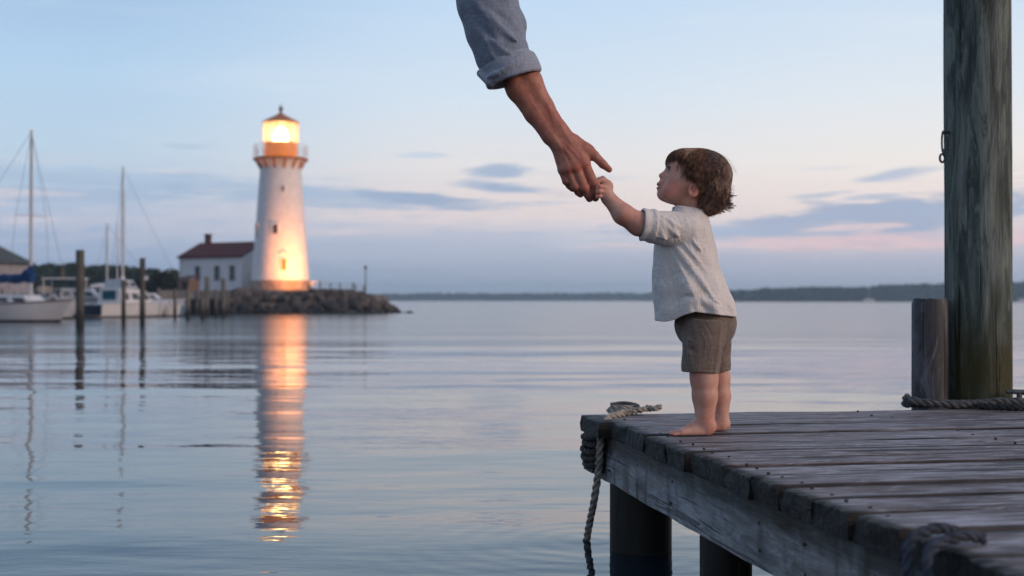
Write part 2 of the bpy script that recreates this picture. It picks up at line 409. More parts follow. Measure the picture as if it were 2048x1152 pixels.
# ------------------------------------------------------------------ dock
DC = Vector((0.262, 4.22, 0.0)); DRZ = math.atan2(447, 2500); DECK = 0.415
dock = tag(empty('dock', DC, DRZ), 'weathered grey wooden dock of wide planks that the barefoot toddler stands on', 'dock')
def dloc(s_, t_, z):      # a point in dock coordinates as a world point
    return DC + Vector((s_ * math.cos(DRZ) + t_ * math.sin(DRZ), s_ * math.sin(DRZ) - t_ * math.cos(DRZ), z))
bounds = [0, .265, .465, .675, .87, 1.06, 1.215, 1.34, 1.50, 1.655, 1.82, 1.99, 2.19]
while bounds[-1] < 5.4: bounds.append(bounds[-1] + random.choice([.17, .19, .2, .22]))
wide = {.265, .675, 1.06, 1.34, 1.655, 1.99, 2.19}
def plank_mesh(t0, t1, gap0, gap1, seed, L=7.5):
    wdt = (t1 - gap1) - (t0 + gap0); th = 0.052
    xs = [0, .006, .02, .045, .08, .13]; x = .13
    while x < L: x += 0.07 if x < 3.5 else 0.3; xs.append(x)
    nt_, vs, fs = 7, [], []
    jag = random.uniform(-0.006, 0.004) if seed else -0.030
    ring = [(-1, -th)] + [(-1, -th * .5), (-1, -.009), (-.985, -.0035)] + [(u, 0.0) for u in np.linspace(-.945, .945, 9)] + [(.985, -.0035), (1, -.009), (1, -th * .5), (1, -th)]
    n = len(ring)
    cup = random.uniform(-.0025, .0015); lift = random.uniform(-.003, .003)
    for x in xs:
        for u, z in ring:
            y = -(t0 + gap0 + wdt * (u + 1) / 2)
            e = noise.noise(Vector((x * 1.6, seed * 3.1, u * .7))) * .004
            ee = noise.noise(Vector((x * 14, seed * 7.3 + (5 if u > 0 else 0), 0))) * .0035 if abs(u) > .9 else 0
            zz = z + (cup * (1 - u * u) + e * .8 if z > -.02 else 0) + lift
            gr = noise.noise(Vector((x * 3.0, u * 9 + seed, 2))) * .0022 if z == 0 else 0
            xx = x + jag
            if x < .05:
                xx += noise.noise(Vector((u * 5.3 + seed, z * 40, 1))) * .014 * (1 - x / .05) + noise.noise(Vector((u * 17 + seed, z * 90, 4))) * .007 * (1 - x / .05)
                if z > -.006: zz -= max(0, .008 - x) * (.4 + .9 * noise.noise(Vector((u * 8, seed, 9))))
            vs.append((xx, y + math.copysign(ee, u), DECK + zz + gr))
    for i in range(len(xs) - 1):
        for j in range(n - 1):
            fs.append((i * n + j, i * n + j + 1, (i + 1) * n + j + 1, (i + 1) * n + j))
        fs.append((i * n + n - 1, i * n, (i + 1) * n, (i + 1) * n + n - 1))
    # the sawn end, a grid so that it can be rough
    b0 = len(vs); 
    fs.append(tuple(range(n))[::-1])
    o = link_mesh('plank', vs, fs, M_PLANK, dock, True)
    at = o.data.attributes.new('edge_dark', 'FLOAT', 'POINT')      # dark tone along the board's edges that makes the gaps read
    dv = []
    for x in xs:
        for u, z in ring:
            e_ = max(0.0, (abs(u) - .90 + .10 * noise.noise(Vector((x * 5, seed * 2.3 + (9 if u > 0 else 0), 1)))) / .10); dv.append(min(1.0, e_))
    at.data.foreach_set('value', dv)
    bm = bmesh.new(); bm.from_mesh(o.data); bmesh.ops.recalc_face_normals(bm, faces=bm.faces); bm.to_mesh(o.data); bm.free()
    o.data.set_sharp_from_angle(angle=R(45))
    return o
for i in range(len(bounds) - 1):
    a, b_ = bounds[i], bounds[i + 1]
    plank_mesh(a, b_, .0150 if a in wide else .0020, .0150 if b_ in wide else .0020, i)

def rough_beam(name, x0, x1, y0, y1, z0, z1, m, seed=0, step=.08, amp=.005):
    """a long timber along local x with slightly uneven faces"""
    nx = max(2, int((x1 - x0) / step)); ring = []
    nz = 6; ny = 3
    for i in range(nz): ring.append((y0, z0 + (z1 - z0) * i / nz))
    for i in range(ny): ring.append((y0 + (y1 - y0) * i / ny, z1))
    for i in range(nz): ring.append((y1, z1 - (z1 - z0) * i / nz))
    for i in range(ny): ring.append((y1 - (y1 - y0) * i / ny, z0))
    n = len(ring); vs, fs = [], []
    for i in range(nx + 1):
        x = x0 + (x1 - x0) * i / nx
        for y, z in ring:
            d = noise.noise(Vector((x * 2.2, z * 16 + seed, y * 8))) * amp
            d2 = noise.noise(Vector((x * 7, z * 30 + seed, y * 8 + 3))) * amp * .8
            vs.append((x, y + d, z + d2))
    for i in range(nx):
        for j in range(n): fs.append((i * n + j, i * n + (j + 1) % n, (i + 1) * n + (j + 1) % n, (i + 1) * n + j))
    fs.append(tuple(range(n))[::-1]); fs.append(tuple(nx * n + j for j in range(n)))
    o = link_mesh(name, vs, fs, m, None, True)
    bm = bmesh.new(); bm.from_mesh(o.data); bmesh.ops.recalc_face_normals(bm, faces=bm.faces); bm.to_mesh(o.data); bm.free()
    o.data.set_sharp_from_angle(angle=R(35))
    return o
# side board: built along x, turned so that it runs along -y of the dock
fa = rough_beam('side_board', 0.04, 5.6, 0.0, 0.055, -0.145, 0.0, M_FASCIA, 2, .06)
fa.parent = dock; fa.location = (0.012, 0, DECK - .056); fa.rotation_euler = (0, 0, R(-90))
# screws, nails and slots in the side board
M_NAILH = simple('rusty nail', (.05, .036, .028, 1), .8)
for i in range(11):
    tt = .25 + i * .31 + random.uniform(-.04, .04)
    for zz in (-.045, -.105):
        if random.random() < .75:
            nb = MB(); nb.tube([(0.0105, -tt - random.uniform(-.02, .02), DECK - .056 + zz), (0.018, -tt, DECK - .056 + zz)], .0045, 8); nb.build('nail', M_NAILH, dock)
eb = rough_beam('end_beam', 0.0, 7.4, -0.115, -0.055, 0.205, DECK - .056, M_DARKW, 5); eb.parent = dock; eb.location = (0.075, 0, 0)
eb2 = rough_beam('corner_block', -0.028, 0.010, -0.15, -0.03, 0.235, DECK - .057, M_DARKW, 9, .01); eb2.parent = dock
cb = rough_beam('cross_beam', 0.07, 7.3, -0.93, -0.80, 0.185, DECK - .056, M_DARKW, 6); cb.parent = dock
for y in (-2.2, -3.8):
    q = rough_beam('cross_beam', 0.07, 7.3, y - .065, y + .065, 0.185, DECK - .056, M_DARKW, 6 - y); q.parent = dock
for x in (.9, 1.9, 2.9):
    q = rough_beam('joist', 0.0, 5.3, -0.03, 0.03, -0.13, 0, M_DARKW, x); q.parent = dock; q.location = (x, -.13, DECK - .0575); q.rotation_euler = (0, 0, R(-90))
def pile(name, x, y, r, z0, z1, m, seed, parent=None, loc=None, lean=0.0, segs=28, amp=.05, dz=.07, domed=True):
    """a round timber with an uneven surface, long checks and a worn top"""
    nz = int((z1 - z0) / dz) + 2; vs, fs = [], []
    for i in range(nz):
        z = z0 + (z1 - z0) * i / (nz - 1)
        for k_ in range(segs):
            a = 2 * math.pi * k_ / segs
            rr = r * (1 + amp * noise.noise(Vector((math.cos(a) * 1.3, math.sin(a) * 1.3, z * .9 + seed))) + amp * .45 * noise.noise(Vector((math.cos(a) * 5, math.sin(a) * 5, z * 1.2 + seed))))
            zz = z
            if i == nz - 1: rr *= .93; zz = z + .006 * noise.noise(Vector((math.cos(a) * 2, math.sin(a) * 2, seed)))
            if i == nz - 2: zz = z1 - .02
            vs.append((rr * math.cos(a) + lean * (z - z0), rr * math.sin(a), zz))
    for i in range(nz - 1):
        for k_ in range(segs):
            fs.append((i * segs + k_, i * segs + (k_ + 1) % segs, (i + 1) * segs + (k_ + 1) % segs, (i + 1) * segs + k_))
    fs.append(tuple(range(segs))[::-1]); fs.append(tuple((nz - 1) * segs + k_ for k_ in range(segs)))
    o = link_mesh(name, vs, fs, m, parent, True, (x, y, 0))
    o.data.set_sharp_from_angle(angle=R(50))
    return o
def dxy(px, d):   # dock-local x,y of a world point over pixel column px at depth d
    wv = Vector(((px - 1024) / F * d, d, 0)) - DC
    co, si = math.cos(DRZ), math.sin(DRZ)
    return wv.x * co + wv.y * si, -wv.x * si + wv.y * co
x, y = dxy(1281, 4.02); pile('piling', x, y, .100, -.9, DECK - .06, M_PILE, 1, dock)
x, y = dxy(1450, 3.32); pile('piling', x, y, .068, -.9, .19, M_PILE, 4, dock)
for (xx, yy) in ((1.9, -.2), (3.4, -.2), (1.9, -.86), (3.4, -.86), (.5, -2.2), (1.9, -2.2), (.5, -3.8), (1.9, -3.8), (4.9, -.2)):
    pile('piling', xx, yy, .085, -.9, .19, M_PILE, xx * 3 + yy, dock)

# ------------------------------------------------------------------ mooring posts behind the far edge
tp = P(1955, 600, 4.64)
post = pile('mooring_post', tp.x, tp.y, .1185, -.9, 2.6, M_POST, 11, segs=56, amp=.034, lean=.0015)
tag(post, 'tall thick grey-green round post with mossy base rising out of frame behind the dock', 'post')
tp = P(1856, 600, 4.60)
stub = pile('stub_post', tp.x, tp.y, .0645, -.9, CAMZ + .004, M_STUB, 17, segs=40, amp=.035, lean=.004)
tag(stub, 'short dark weathered post with flat sawn top beside the tall mooring post', 'post')

# ------------------------------------------------------------------ ropes
def catmull(pts, n=10, closed=False):
    pts = [Vector(p) for p in pts]; out_ = []; m_ = len(pts)
    rng = range(m_) if closed else range(m_ - 1)
    for i in rng:
        if closed: p0, p1, p2, p3 = pts[i - 1], pts[i], pts[(i + 1) % m_], pts[(i + 2) % m_]
        else: p0, p1, p2, p3 = pts[max(i - 1, 0)], pts[i], pts[i + 1], pts[min(i + 2, m_ - 1)]
        for j in range(n):
            t_ = j / n
            out_.append(0.5 * ((2 * p1) + (-p0 + p2) * t_ + (2 * p0 - 5 * p1 + 4 * p2 - p3) * t_ ** 2 + (-p0 + 3 * p1 - 3 * p2 + p3) * t_ ** 3))
    if not closed: out_.append(pts[-1])
    return out_
def resample(pts, step):
    L = [0]
    for a, b_ in zip(pts, pts[1:]): L.append(L[-1] + (b_ - a).length)
    n = max(2, int(L[-1] / step)); res = []; j = 0
    for i in range(n + 1):
        s_ = L[-1] * i / n
        while j < len(L) - 2 and L[j + 1] < s_: j += 1
        u = (s_ - L[j]) / max(1e-9, L[j + 1] - L[j]); res.append(pts[j].lerp(pts[j + 1], min(1, u)))
    return res
def rope_into(mb, pts, r, pitch=6.5, fray=0.10):
    """laid rope of three strands along a smooth path"""
    pts = resample(catmull(pts, 12), r * .55)
    ref = None; frames = []
    for i, p in enumerate(pts):
        t_ = (pts[min(i + 1, len(pts) - 1)] - pts[max(i - 1, 0)]).normalized()
        if ref is None:
            ref = t_.cross(Vector((0, 0, 1)))
            if ref.length < .2: ref = t_.cross(Vector((1, 0, 0)))
        ref = (ref - t_ * ref.dot(t_)).normalized(); frames.append((ref.copy(), t_.cross(ref)))
    s_ = 0; ph = []
    for i, p in enumerate(pts):
        if i: s_ += (p - pts[i - 1]).length
        ph.append(2 * math.pi * s_ / (pitch * r))
    for q in range(3):
        path = []; rad = []
        for i, p in enumerate(pts):
            a = ph[i] + q * 2 * math.pi / 3; u, v = frames[i]
            jr = 1 + fray * noise.noise(p * 60 + Vector((q * 5, 0, 0)))
            path.append(p + (u * math.cos(a) + v * math.sin(a)) * r * .48 * jr); rad.append(r * .56 * jr)
        mb.tube(path, rad, 6)
    # loose fibres
    for i in range(0, len(pts), 5):
        if random.random() < .5:
            a = random.uniform(0, 6.28); u, v = frames[i]; o_ = (u * math.cos(a) + v * math.sin(a))
            tdir = Vector((random.uniform(-1, 1), random.uniform(-1, 1), random.uniform(-1, .4))) * r * .5
            mb.tube([pts[i] + o_ * r * .9, pts[i] + o_ * r * 1.25 + tdir * .5, pts[i] + o_ * r * random.uniform(1.3, 1.6) + tdir * 1.4], [.0006, .0005, .0002], 3)
    return mb
dz = DECK + .014
for i in range(12):
    yc = -(bounds[i] + bounds[i + 1]) / 2; w2 = (bounds[i + 1] - bounds[i]) * .27
    for xs_n in (.055, .93, 1.92):
        for sg in (-1, 1):
            xx_ = xs_n + random.uniform(-.012, .012); yy_ = yc + sg * w2 + random.uniform(-.012, .012)
            MB().tube([(xx_, yy_, DECK - .012), (xx_, yy_, DECK + .0022)], .0038, 8).build('nail', M_NAILH, dock)
# the line that hangs from the corner into the water
rp = empty('mooring_rope', P(1210, 830, 4.13))
tag(rp, 'frayed twisted rope hanging over the dock corner down into the water', 'rope')
inv = Matrix.Translation(-rp.location)
def into(parent, mb, name, m_):
    o = mb.build(name, m_, None, True)
    o.data.transform(Matrix.Translation(-parent.location)); o.parent = parent
    return o
hang = [P(1262, 822, 4.19), P(1243, 828, 4.14), P(1222, 833, 4.09), P(1207, 848, 4.045), P(1201, 880, 4.03), P(1198, 920, 4.04), P(1194, 960, 4.06), P(1187, 1005, 4.08), P(1179, 1045, 4.12), P(1173, 1078, 4.16), P(1169, 1108, 4.2)]
into(rp, rope_into(MB(), hang, .0125), 'hanging_line', M_ROPE)
# the bundle knotted at the corner top
kn = empty('rope_knot', P(1262, 822, 4.2)); kn.location.z = DECK
tag(kn, 'small frayed coil and knot of pale rope lying on the dock corner', 'rope')
mb = MB()
base_ = P(1260, 824, 4.17); base_.z = DECK + .016
def rel(p, dx, dy, dz_): return p + Vector((dx, dy, dz_))
b0 = P(1245, 824, 4.20); b0.z = DECK + .014
rope_into(mb, [rel(b0, -.045, .02, .0), rel(b0, -.03, -.02, -.002), rel(b0, .02, -.03, -.001), rel(b0, .06, -.005, .001), rel(b0, .05, .03, .001), rel(b0, .0, .035, .003), rel(b0, -.035, .012, .007), rel(b0, 0, -.012, .010), rel(b0, .035, -.004, .010)], .0098)
rope_into(mb, [rel(b0, .03, -.03, .004), rel(b0, .07, -.02, .006), rel(b0, .10, .012, .004), rel(b0, .125, .0, .012), rel(b0, .105, -.022, .008), rel(b0, .082, .0, .012)], .0095)
into(kn, mb, 'coil', M_ROPE)
mb = MB()   # flat worn fender strap lying over the coil
rope_into(mb, [rel(b0, -.038, .022, .014), rel(b0, .0, .026, .019), rel(b0, .034, .022, .018), rel(b0, .050, .0, .011)], .0105, 30, .02)
into(kn, mb, 'strap', simple('grey strap', (.10, .105, .11, 1), .8, .3, .3, 30))
# rope wound round the timber end on the water side
cl = empty('rope_winding', P(1180, 890, 4.25))
tag(cl, 'dark old rope wound in turns round the dock corner beam', 'rope')
mb = MB()
for i in range(5):
    zc = DECK - .072 - i * .0215
    c0 = dloc(-.006 + .004 * math.sin(i * 2.1), .09, zc)
    pts = []
    for q in range(11):
        a = 2 * math.pi * q / 10
        pts.append(c0 + Vector((math.cos(a) * (.034 + .003 * math.sin(i * 3)), math.sin(a) * .082, .012 * q / 10 + .003 * math.sin(a * 2 + i))))
    rope_into(mb, pts, .0115)
into(cl, mb, 'turns', M_ROPED)
# heavy line laid round the posts on the far edge
hl = empty('dock_line', P(1900, 812, 4.44)); hl.location.z = DECK
tag(hl, 'thick grey rope lying along the dock edge at the foot of the tall post', 'rope')
def DP(px, d, z): v = P(px, 0, d); v.z = z; return v
mb = MB()
rope_into(mb, [DP(1812, 4.47, dz + .022), DP(1822, 4.42, dz + .016), DP(1860, 4.41, dz + .008), DP(1905, 4.41, dz + .004), DP(1950, 4.42, dz + .005), DP(2000, 4.43, dz + .012), DP(2050, 4.44, dz + .008), DP(2130, 4.50, dz), DP(2200, 4.56, dz)], .0155, 5.5)
rope_into(mb, [DP(1808, 4.50, dz), DP(1815, 4.46, dz - .001), DP(1850, 4.445, dz), DP(1900, 4.445, dz), DP(1950, 4.46, dz)], .0125, 5.5)
into(hl, mb, 'line', simple('grey dock line', (.085, .088, .088, 1), .85, .25, .4, 50, bump=.002))
mb = MB()
rope_into(mb, [DP(1955, 4.40, dz - .002), DP(1990, 4.36, dz - .002), DP(2030, 4.33, dz - .002), DP(2075, 4.345, dz - .002), DP(2110, 4.40, dz - .002)], .012, 5.5)
into(hl, mb, 'loose_end', simple('dark dock line', (.035, .035, .034, 1), .85, .25, .4, 50, bump=.002))
# rope loop in the near corner of the picture, over the dock side
nl = empty('near_rope_loop', P(1880, 1085, 1.9)); nl.location.z = DECK
tag(nl, 'blurred grey-blue rope hung over the dock side nearest the viewer', 'rope')
mb = MB()
def DE(t_, s_, z): return dloc(s_, t_, z)
rope_into(mb, [DE(2.235, .065, dz - .004), DE(2.25, .02, dz + .004), DE(2.265, -.03, dz - .012), DE(2.28, -.042, dz - .06), DE(2.30, -.04, dz - .13), DE(2.32, -.02, dz - .21)], .0098)
rope_into(mb, [DE(2.30, .075, dz - .004), DE(2.315, .03, dz + .004), DE(2.33, -.03, dz - .012), DE(2.34, -.042, dz - .06), DE(2.35, -.04, dz - .13), DE(2.37, -.02, dz - .22)], .0098)
into(nl, mb, 'loop', simple('blue grey rope', (.05, .058, .075, 1), .85, .25, .4, 50, bump=.002))

# ------------------------------------------------------------------ ironware
def torus(mb, c, R1, R2, r, ax=(0, 1, 0), stretch=1.0, n=28, tilt=0.0):
    pts = []
    for i in range(n):
        a = 2 * math.pi * i / n
        pts.append(Vector(c) + Vector((R1 * math.cos(a) * math.cos(tilt), R1 * math.cos(a) * math.sin(tilt), R2 * math.sin(a))))
    return mb.tube(pts, r, 8, closed=True)
sh = empty('iron_shackle', P(1888, 290, 4.6))
tag(sh, 'rusty iron link and hook hanging from the left side of the tall post', 'shackle')
mb = MB(); torus(mb, P(1888, 284, 4.59), .0085, .040, .0038, tilt=.5)
into(sh, mb, 'long_link', M_GALV)
mb = MB(); torus(mb, P(1885.5, 316, 4.59), .0105, .015, .0042, tilt=.3); torus(mb, P(1888, 305, 4.59), .006, .009, .0035, tilt=.9)
into(sh, mb, 'small_ring', M_GALV)
mb = MB(); mb.tube([P(1886, 266, 4.59), P(1893, 264, 4.6), P(1900, 264, 4.62)], .005, 8); into(sh, mb, 'eye_bolt', M_GALV)
ct = empty('dock_cleat', DP(2045, 4.5, DECK))
tag(ct, 'dark iron cleat with two legs standing on the dock edge right of the tall post', 'cleat')
mb = MB(); za = CAMZ - (790 - 600) / F * 4.5
mb.tube([DP(2012, 4.5, za + .012), DP(2022, 4.5, za + .013), DP(2060, 4.5, za + .008), DP(2085, 4.5, za - .002), DP(2098, 4.5, za - .012)], [.007, .009, .011, .009, .006], 10)
into(ct, mb, 'horn', M_GALV)
for pxx in (2038, 2062):
    mb = MB(); mb.tube([DP(pxx, 4.5, DECK - .004), DP(pxx, 4.5, za + .008)], [.012, .009], 10); into(ct, mb, 'leg', M_GALV)
# ------------------------------------------------------------------ materials for the far side
M_WHITE = simple('white painted masonry', (.74, .73, .71, 1), .7, .3, .07, 2.5, bump=.01)
M_HWHITE = simple('white clapboard', (.68, .69, .70, 1), .7, .3, .07, 2.0)
M_REDROOF = simple('dark red roof', (.105, .018, .015, 1), .75, .3, .3, 4)
M_BRICKC = simple('brick chimney', (.10, .045, .035, 1), .85, .2, .3, 12)
M_BASEST = simple('tower base stone', (.34, .25, .19, 1), .85, .2, .35, 3.0, bump=.03)
M_ROCK = simple('granite boulders', (.10, .080, .066, 1), .85, .2, .65, .9, bump=.09)
M_ROCKW = simple('wet dark boulders', (.030, .024, .020, 1), .6, .4, .5, 1.4, bump=.06)
M_QUAY = simple('quay stone', (.20, .18, .165, 1), .85, .2, .4, .9, bump=.04)
M_COPPER = simple('lantern roof copper', (.42, .15, .04, 1), .5, .4, .3, 4)
M_AMBER = simple('amber drum paint', (.82, .24, .025, 1), .5, .4, .15, 4)
M_AMBER_GLOW = simple('amber glowing drum', (.80, .26, .03, 1), .4, .4, .2, 2)
_b = [n for n in M_AMBER_GLOW.node_tree.nodes if n.type == 'BSDF_PRINCIPLED'][0]; _b.inputs['Emission Color'].default_value = (1, .22, .012, 1); _b.inputs['Emission Strength'].default_value = .42  # glow put into the drum's material by emission; no lamp behind it
M_RAILW = simple('pale railing', (.62, .56, .50, 1), .5, .4, .1, 4)
M_DKGLASS = simple('dark window glass', (.03, .035, .045, 1), .15, .6, .2, 4)
M_FRAME = simple('grey window frame', (.22, .21, .20, 1), .6, .3, .1, 4)
M_BOATW = simple('white gelcoat', (.66, .64, .63, 1), .35, .5, .06, 1.5)
M_BOATW2 = simple('faded white gelcoat', (.48, .49, .52, 1), .4, .5, .1, 1.5)
M_NAVY = simple('navy hull paint', (.008, .018, .040, 1), .5, .15, .2, 2)
M_BLUEC = simple('blue sail cover cloth', (.010, .045, .15, 1), .85, .2, .25, 4)
M_TEAL = simple('teal canvas', (.015, .085, .11, 1), .85, .2, .25, 4)
M_ANTIF = simple('dark bottom paint', (.03, .014, .012, 1), .7, .3, .2, 2)
M_TEAK = simple('teak trim', (.16, .10, .065, 1), .7, .3, .2, 4)
M_ALU = simple('mast aluminium', (.55, .53, .51, 1), .5, .5, .1, 2)
M_WIRE = simple('rigging wire', (.10, .10, .11, 1), .5, .5, .1, 2, metal=.5)
M_FARP = wood('distant piling wood', [G(.040,.035,.026), G(.10,.090,.070), G(.19,.17,.14), G(.060,.050,.034)], 'z', .5, .75, wet=(G(.010,.009,.007), 2, 0.75, 0.25), bump=.01)
M_PALEP = wood('pale piling wood', [G(.08,.068,.055), G(.17,.15,.125), G(.26,.235,.20), G(.11,.095,.08)], 'z', .5, .8, wet=(G(.012,.010,.008), 2, 0.65, 0.2), bump=.01)
M_BULK = simple('tarred bulkhead planks', (.020, .017, .015, 1), .8, .3, .5, 2, stretch=(4, 4, .5))
M_PIER = simple('pier boards', (.13, .115, .10, 1), .85, .2, .4, 3)
M_LAND = simple('scrubby land', (.028, .036, .020, 1), .95, .1, .5, .3)
M_LEAF = simple('dark dusk foliage', (.026, .040, .020, 1), .9, .15, .55, .35)
M_LEAF2 = simple('olive foliage', (.036, .042, .018, 1), .9, .15, .55, .6)
M_BARK = simple('bark', (.05, .04, .03, 1), .9, .15, .3, 4)
def emis(name, col, st):
    m, k, out = mat(name)
    e = k.n('ShaderNodeEmission', Color=col, Strength=st); k.nt.links.new(e.outputs[0], out.inputs['Surface']); return m
M_LENS = emis('lamp lens glow', (1.0, .72, .36, 1), 16.0)
m, k, out = mat('lantern glass')       # lit from inside; slightly frosted
tr = k.n('ShaderNodeBsdfTransparent', Color=(1, .93, .8, 1)); tl = k.n('ShaderNodeBsdfTranslucent', Color=(1, .9, .72, 1)); gl = k.n('ShaderNodeBsdfGlossy', Color=(1, 1, 1, 1), Roughness=.1)
mx = k.n('ShaderNodeMixShader', i0=.48, i1=tr.outputs[0], i2=tl.outputs[0]); mx2 = k.n('ShaderNodeMixShader', i0=.05, i1=mx.outputs[0], i2=gl.outputs[0])
k.nt.links.new(mx2.outputs[0], out.inputs['Surface']); M_LGLASS = m
M_LITWIN = emis('lit window amber', (1.0, .26, .02, 1), 1.15)

# ------------------------------------------------------------------ lighthouse
D = 83.0; S = D / F
lc = P(561, 600, D); LX, LY = lc.x, lc.y
def zz(y, d=D): return CAMZ + (600 - y) / F * d
lh = tag(empty('lighthouse', (LX, LY, zz(583))), 'white tapering lighthouse with lit orange lantern and floodlit lower wall on the stone point', 'lighthouse')
lz = zz(583)
def L(y): return zz(y) - lz
def rr_(px): return px * S
mb = MB(); mb.lathe((0, 0, 0), [(rr_(60.5), 0), (rr_(60.5), L(563.5)), (rr_(59), L(561.5))], 48); base_o = mb.build('stone_base', M_BASEST, lh, True, bevel=.0)
prof = []
for y in range(561, 330, -6):
    f_ = (561 - y) / (561 - 338); prof.append((rr_(56.5 - 15.8 * f_ + 1.2 * (1 - f_) ** 3), L(y)))
prof += [(rr_(40.5), L(336)), (rr_(42.5), L(330)), (rr_(47), L(325)), (rr_(50), L(321.5))]
tw = MB(); tw.lathe((0, 0, 0), prof, 64); tw = tw.build('tower_wall', M_WHITE, lh, True)
mb = MB(); mb.lathe((0, 0, 0), [(rr_(50), L(321.4)), (rr_(54.5), L(321)), (rr_(54.5), L(317)), (rr_(33), L(316.5))], 48); mb.build('gallery_deck', M_COPPER, lh, True)
for i in range(14):
    a = 2 * math.pi * (i + .3) / 14; ca, sa = math.cos(a), math.sin(a)
    mb = MB(); r0, r1 = rr_(40.3), rr_(51)
    w_ = .055; t_ = Vector((-sa, ca, 0)) * w_
    pl = [Vector((ca * r0, sa * r0, L(341))) - t_, Vector((ca * r1, sa * r1, L(322))) - t_, Vector((ca * r0, sa * r0, L(322))) - t_]
    mb.prism(pl, t_ * 2); mb.build('bracket', M_COPPER, lh)
mb = MB()
for i in range(18):
    a = 2 * math.pi * i / 18; x_, y_ = math.cos(a) * rr_(53), math.sin(a) * rr_(53)
    mb.tube([(x_, y_, L(317)), (x_, y_, L(292))], .022, 6)
for yy in (292.5, 300, 308):
    mb.tube([(math.cos(2 * math.pi * i / 48) * rr_(53), math.sin(2 * math.pi * i / 48) * rr_(53), L(yy)) for i in range(48)], .018, 6, closed=True)
mb.build('gallery_railing', M_RAILW, lh, True)
mb = MB(); mb.lathe((0, 0, 0), [(rr_(32), L(317)), (rr_(32), L(288.5)), (rr_(33.5), L(288)), (rr_(33.5), L(286))], 40); mb.build('lantern_drum', M_AMBER_GLOW, lh, True)
ln = MB(); ln.lathe((0, 0, 0), [(rr_(34.2), L(286)), (rr_(35), L(246))], 32, close=False); lno = ln.build('lantern_glass', M_LGLASS, lh, True)
for i in range(10):
    a = 2 * math.pi * (i + .5) / 10; mb = MB()
    mb.tube([(math.cos(a) * rr_(35), math.sin(a) * rr_(35), L(286)), (math.cos(a) * rr_(35.6), math.sin(a) * rr_(35.6), L(246))], .02, 6); mb.build('glazing_bar', M_AMBER, lno, True)
mb = MB(); mb.lathe((0, 0, 0), [(rr_(6), L(286)), (rr_(15), L(283)), (rr_(16), L(272)), (rr_(12), L(262)), (rr_(6), L(254)), (rr_(2), L(252))], 24); mb.build('lamp_lens', M_LENS, lh, True)
mb = MB(); mb.lathe((0, 0, 0), [(rr_(35), L(246.6)), (rr_(36.8), L(246)), (rr_(36.5), L(244)), (rr_(26), L(238)), (rr_(14), L(232)), (rr_(5), L(227)), (rr_(3), L(225))], 40); rf_ = mb.build('lantern_roof', M_COPPER, lh, True)
mb = MB(); mb.lathe((0, 0, 0), [(rr_(2.8), L(226)), (rr_(2.4), L(222)), (rr_(4.3), L(219)), (rr_(4.6), L(216)), (rr_(3), L(213.5)), (rr_(.8), L(212)), (rr_(.6), L(207))], 20); mb.build('finial', M_TEAK, rf_, True)
def wall_pos(px, y):
    """angle and radius on the tower under photo column px at height y"""
    f_ = (561 - y) / (561 - 338); r_ = rr_(56.5 - 15.8 * f_ + 1.2 * (1 - f_) ** 3)
    xo = (px - 561) * S; return math.asin(max(-1, min(1, xo / r_))), r_
def tower_window(px, y0, y1, wpx, glass, hood=False, lit=False):
    ym = (y0 + y1) / 2; a, r_ = wall_pos(px, ym); hgt = (y1 - y0) * S; wd = wpx * S
    nrm_ = Vector((math.sin(a), -math.cos(a), 0)); tg = Vector((math.cos(a), math.sin(a), 0)); c_ = nrm_ * r_ + Vector((0, 0, L(ym)))
    up = Vector((0, 0, 1))
    mb = MB()
    for s1 in (-1, 1): 
        q = c_ + tg * s1 * (wd / 2 + .03) + nrm_ * .0
        mb.prism([q - tg * .035 - up * (hgt / 2 + .05) - nrm_ * .15, q + tg * .035 - up * (hgt / 2 + .05) - nrm_ * .15, q + tg * .035 + up * (hgt / 2 + .05) - nrm_ * .15, q - tg * .035 + up * (hgt / 2 + .05) - nrm_ * .15], nrm_ * .21)
    for s1 in (-1, 1):
        q = c_ + up * s1 * (hgt / 2 + .03)
        mb.prism([q - tg * (wd / 2 - .004) - up * .035 - nrm_ * .15, q + tg * (wd / 2 - .004) - up * .035 - nrm_ * .15, q + tg * (wd / 2 - .004) + up * .035 - nrm_ * .15, q - tg * (wd / 2 - .004) + up * .035 - nrm_ * .15], nrm_ * .20)
    o = mb.build('window', M_WHITE, lh)
    mb = MB(); mb.prism([c_ - tg * wd / 2 - up * hgt / 2 - nrm_ * .1, c_ + tg * wd / 2 - up * hgt / 2 - nrm_ * .1, c_ + tg * wd / 2 + up * hgt / 2 - nrm_ * .1, c_ - tg * wd / 2 + up * hgt / 2 - nrm_ * .1], nrm_ * .125)
    mb.build('pane', glass, o)
    if hood:
        pts = [c_ + up * (hgt / 2 + .30 + .16 * math.sin(t_ * math.pi)) + tg * (wd * .9 * (1 - 2 * t_)) + nrm_ * .02 for t_ in [i / 8 for i in range(9)]]
        MB().tube(pts, .045, 6).build('arched_hood', M_WHITE, o, True)
tower_window(573, 375, 386, 5, M_DKGLASS)
tower_window(559.5, 452, 470, 10, M_DKGLASS)
tower_window(520, 449, 473, 9, M_DKGLASS)
tower_window(577, 519, 543, 9, M_LITWIN, hood=True)

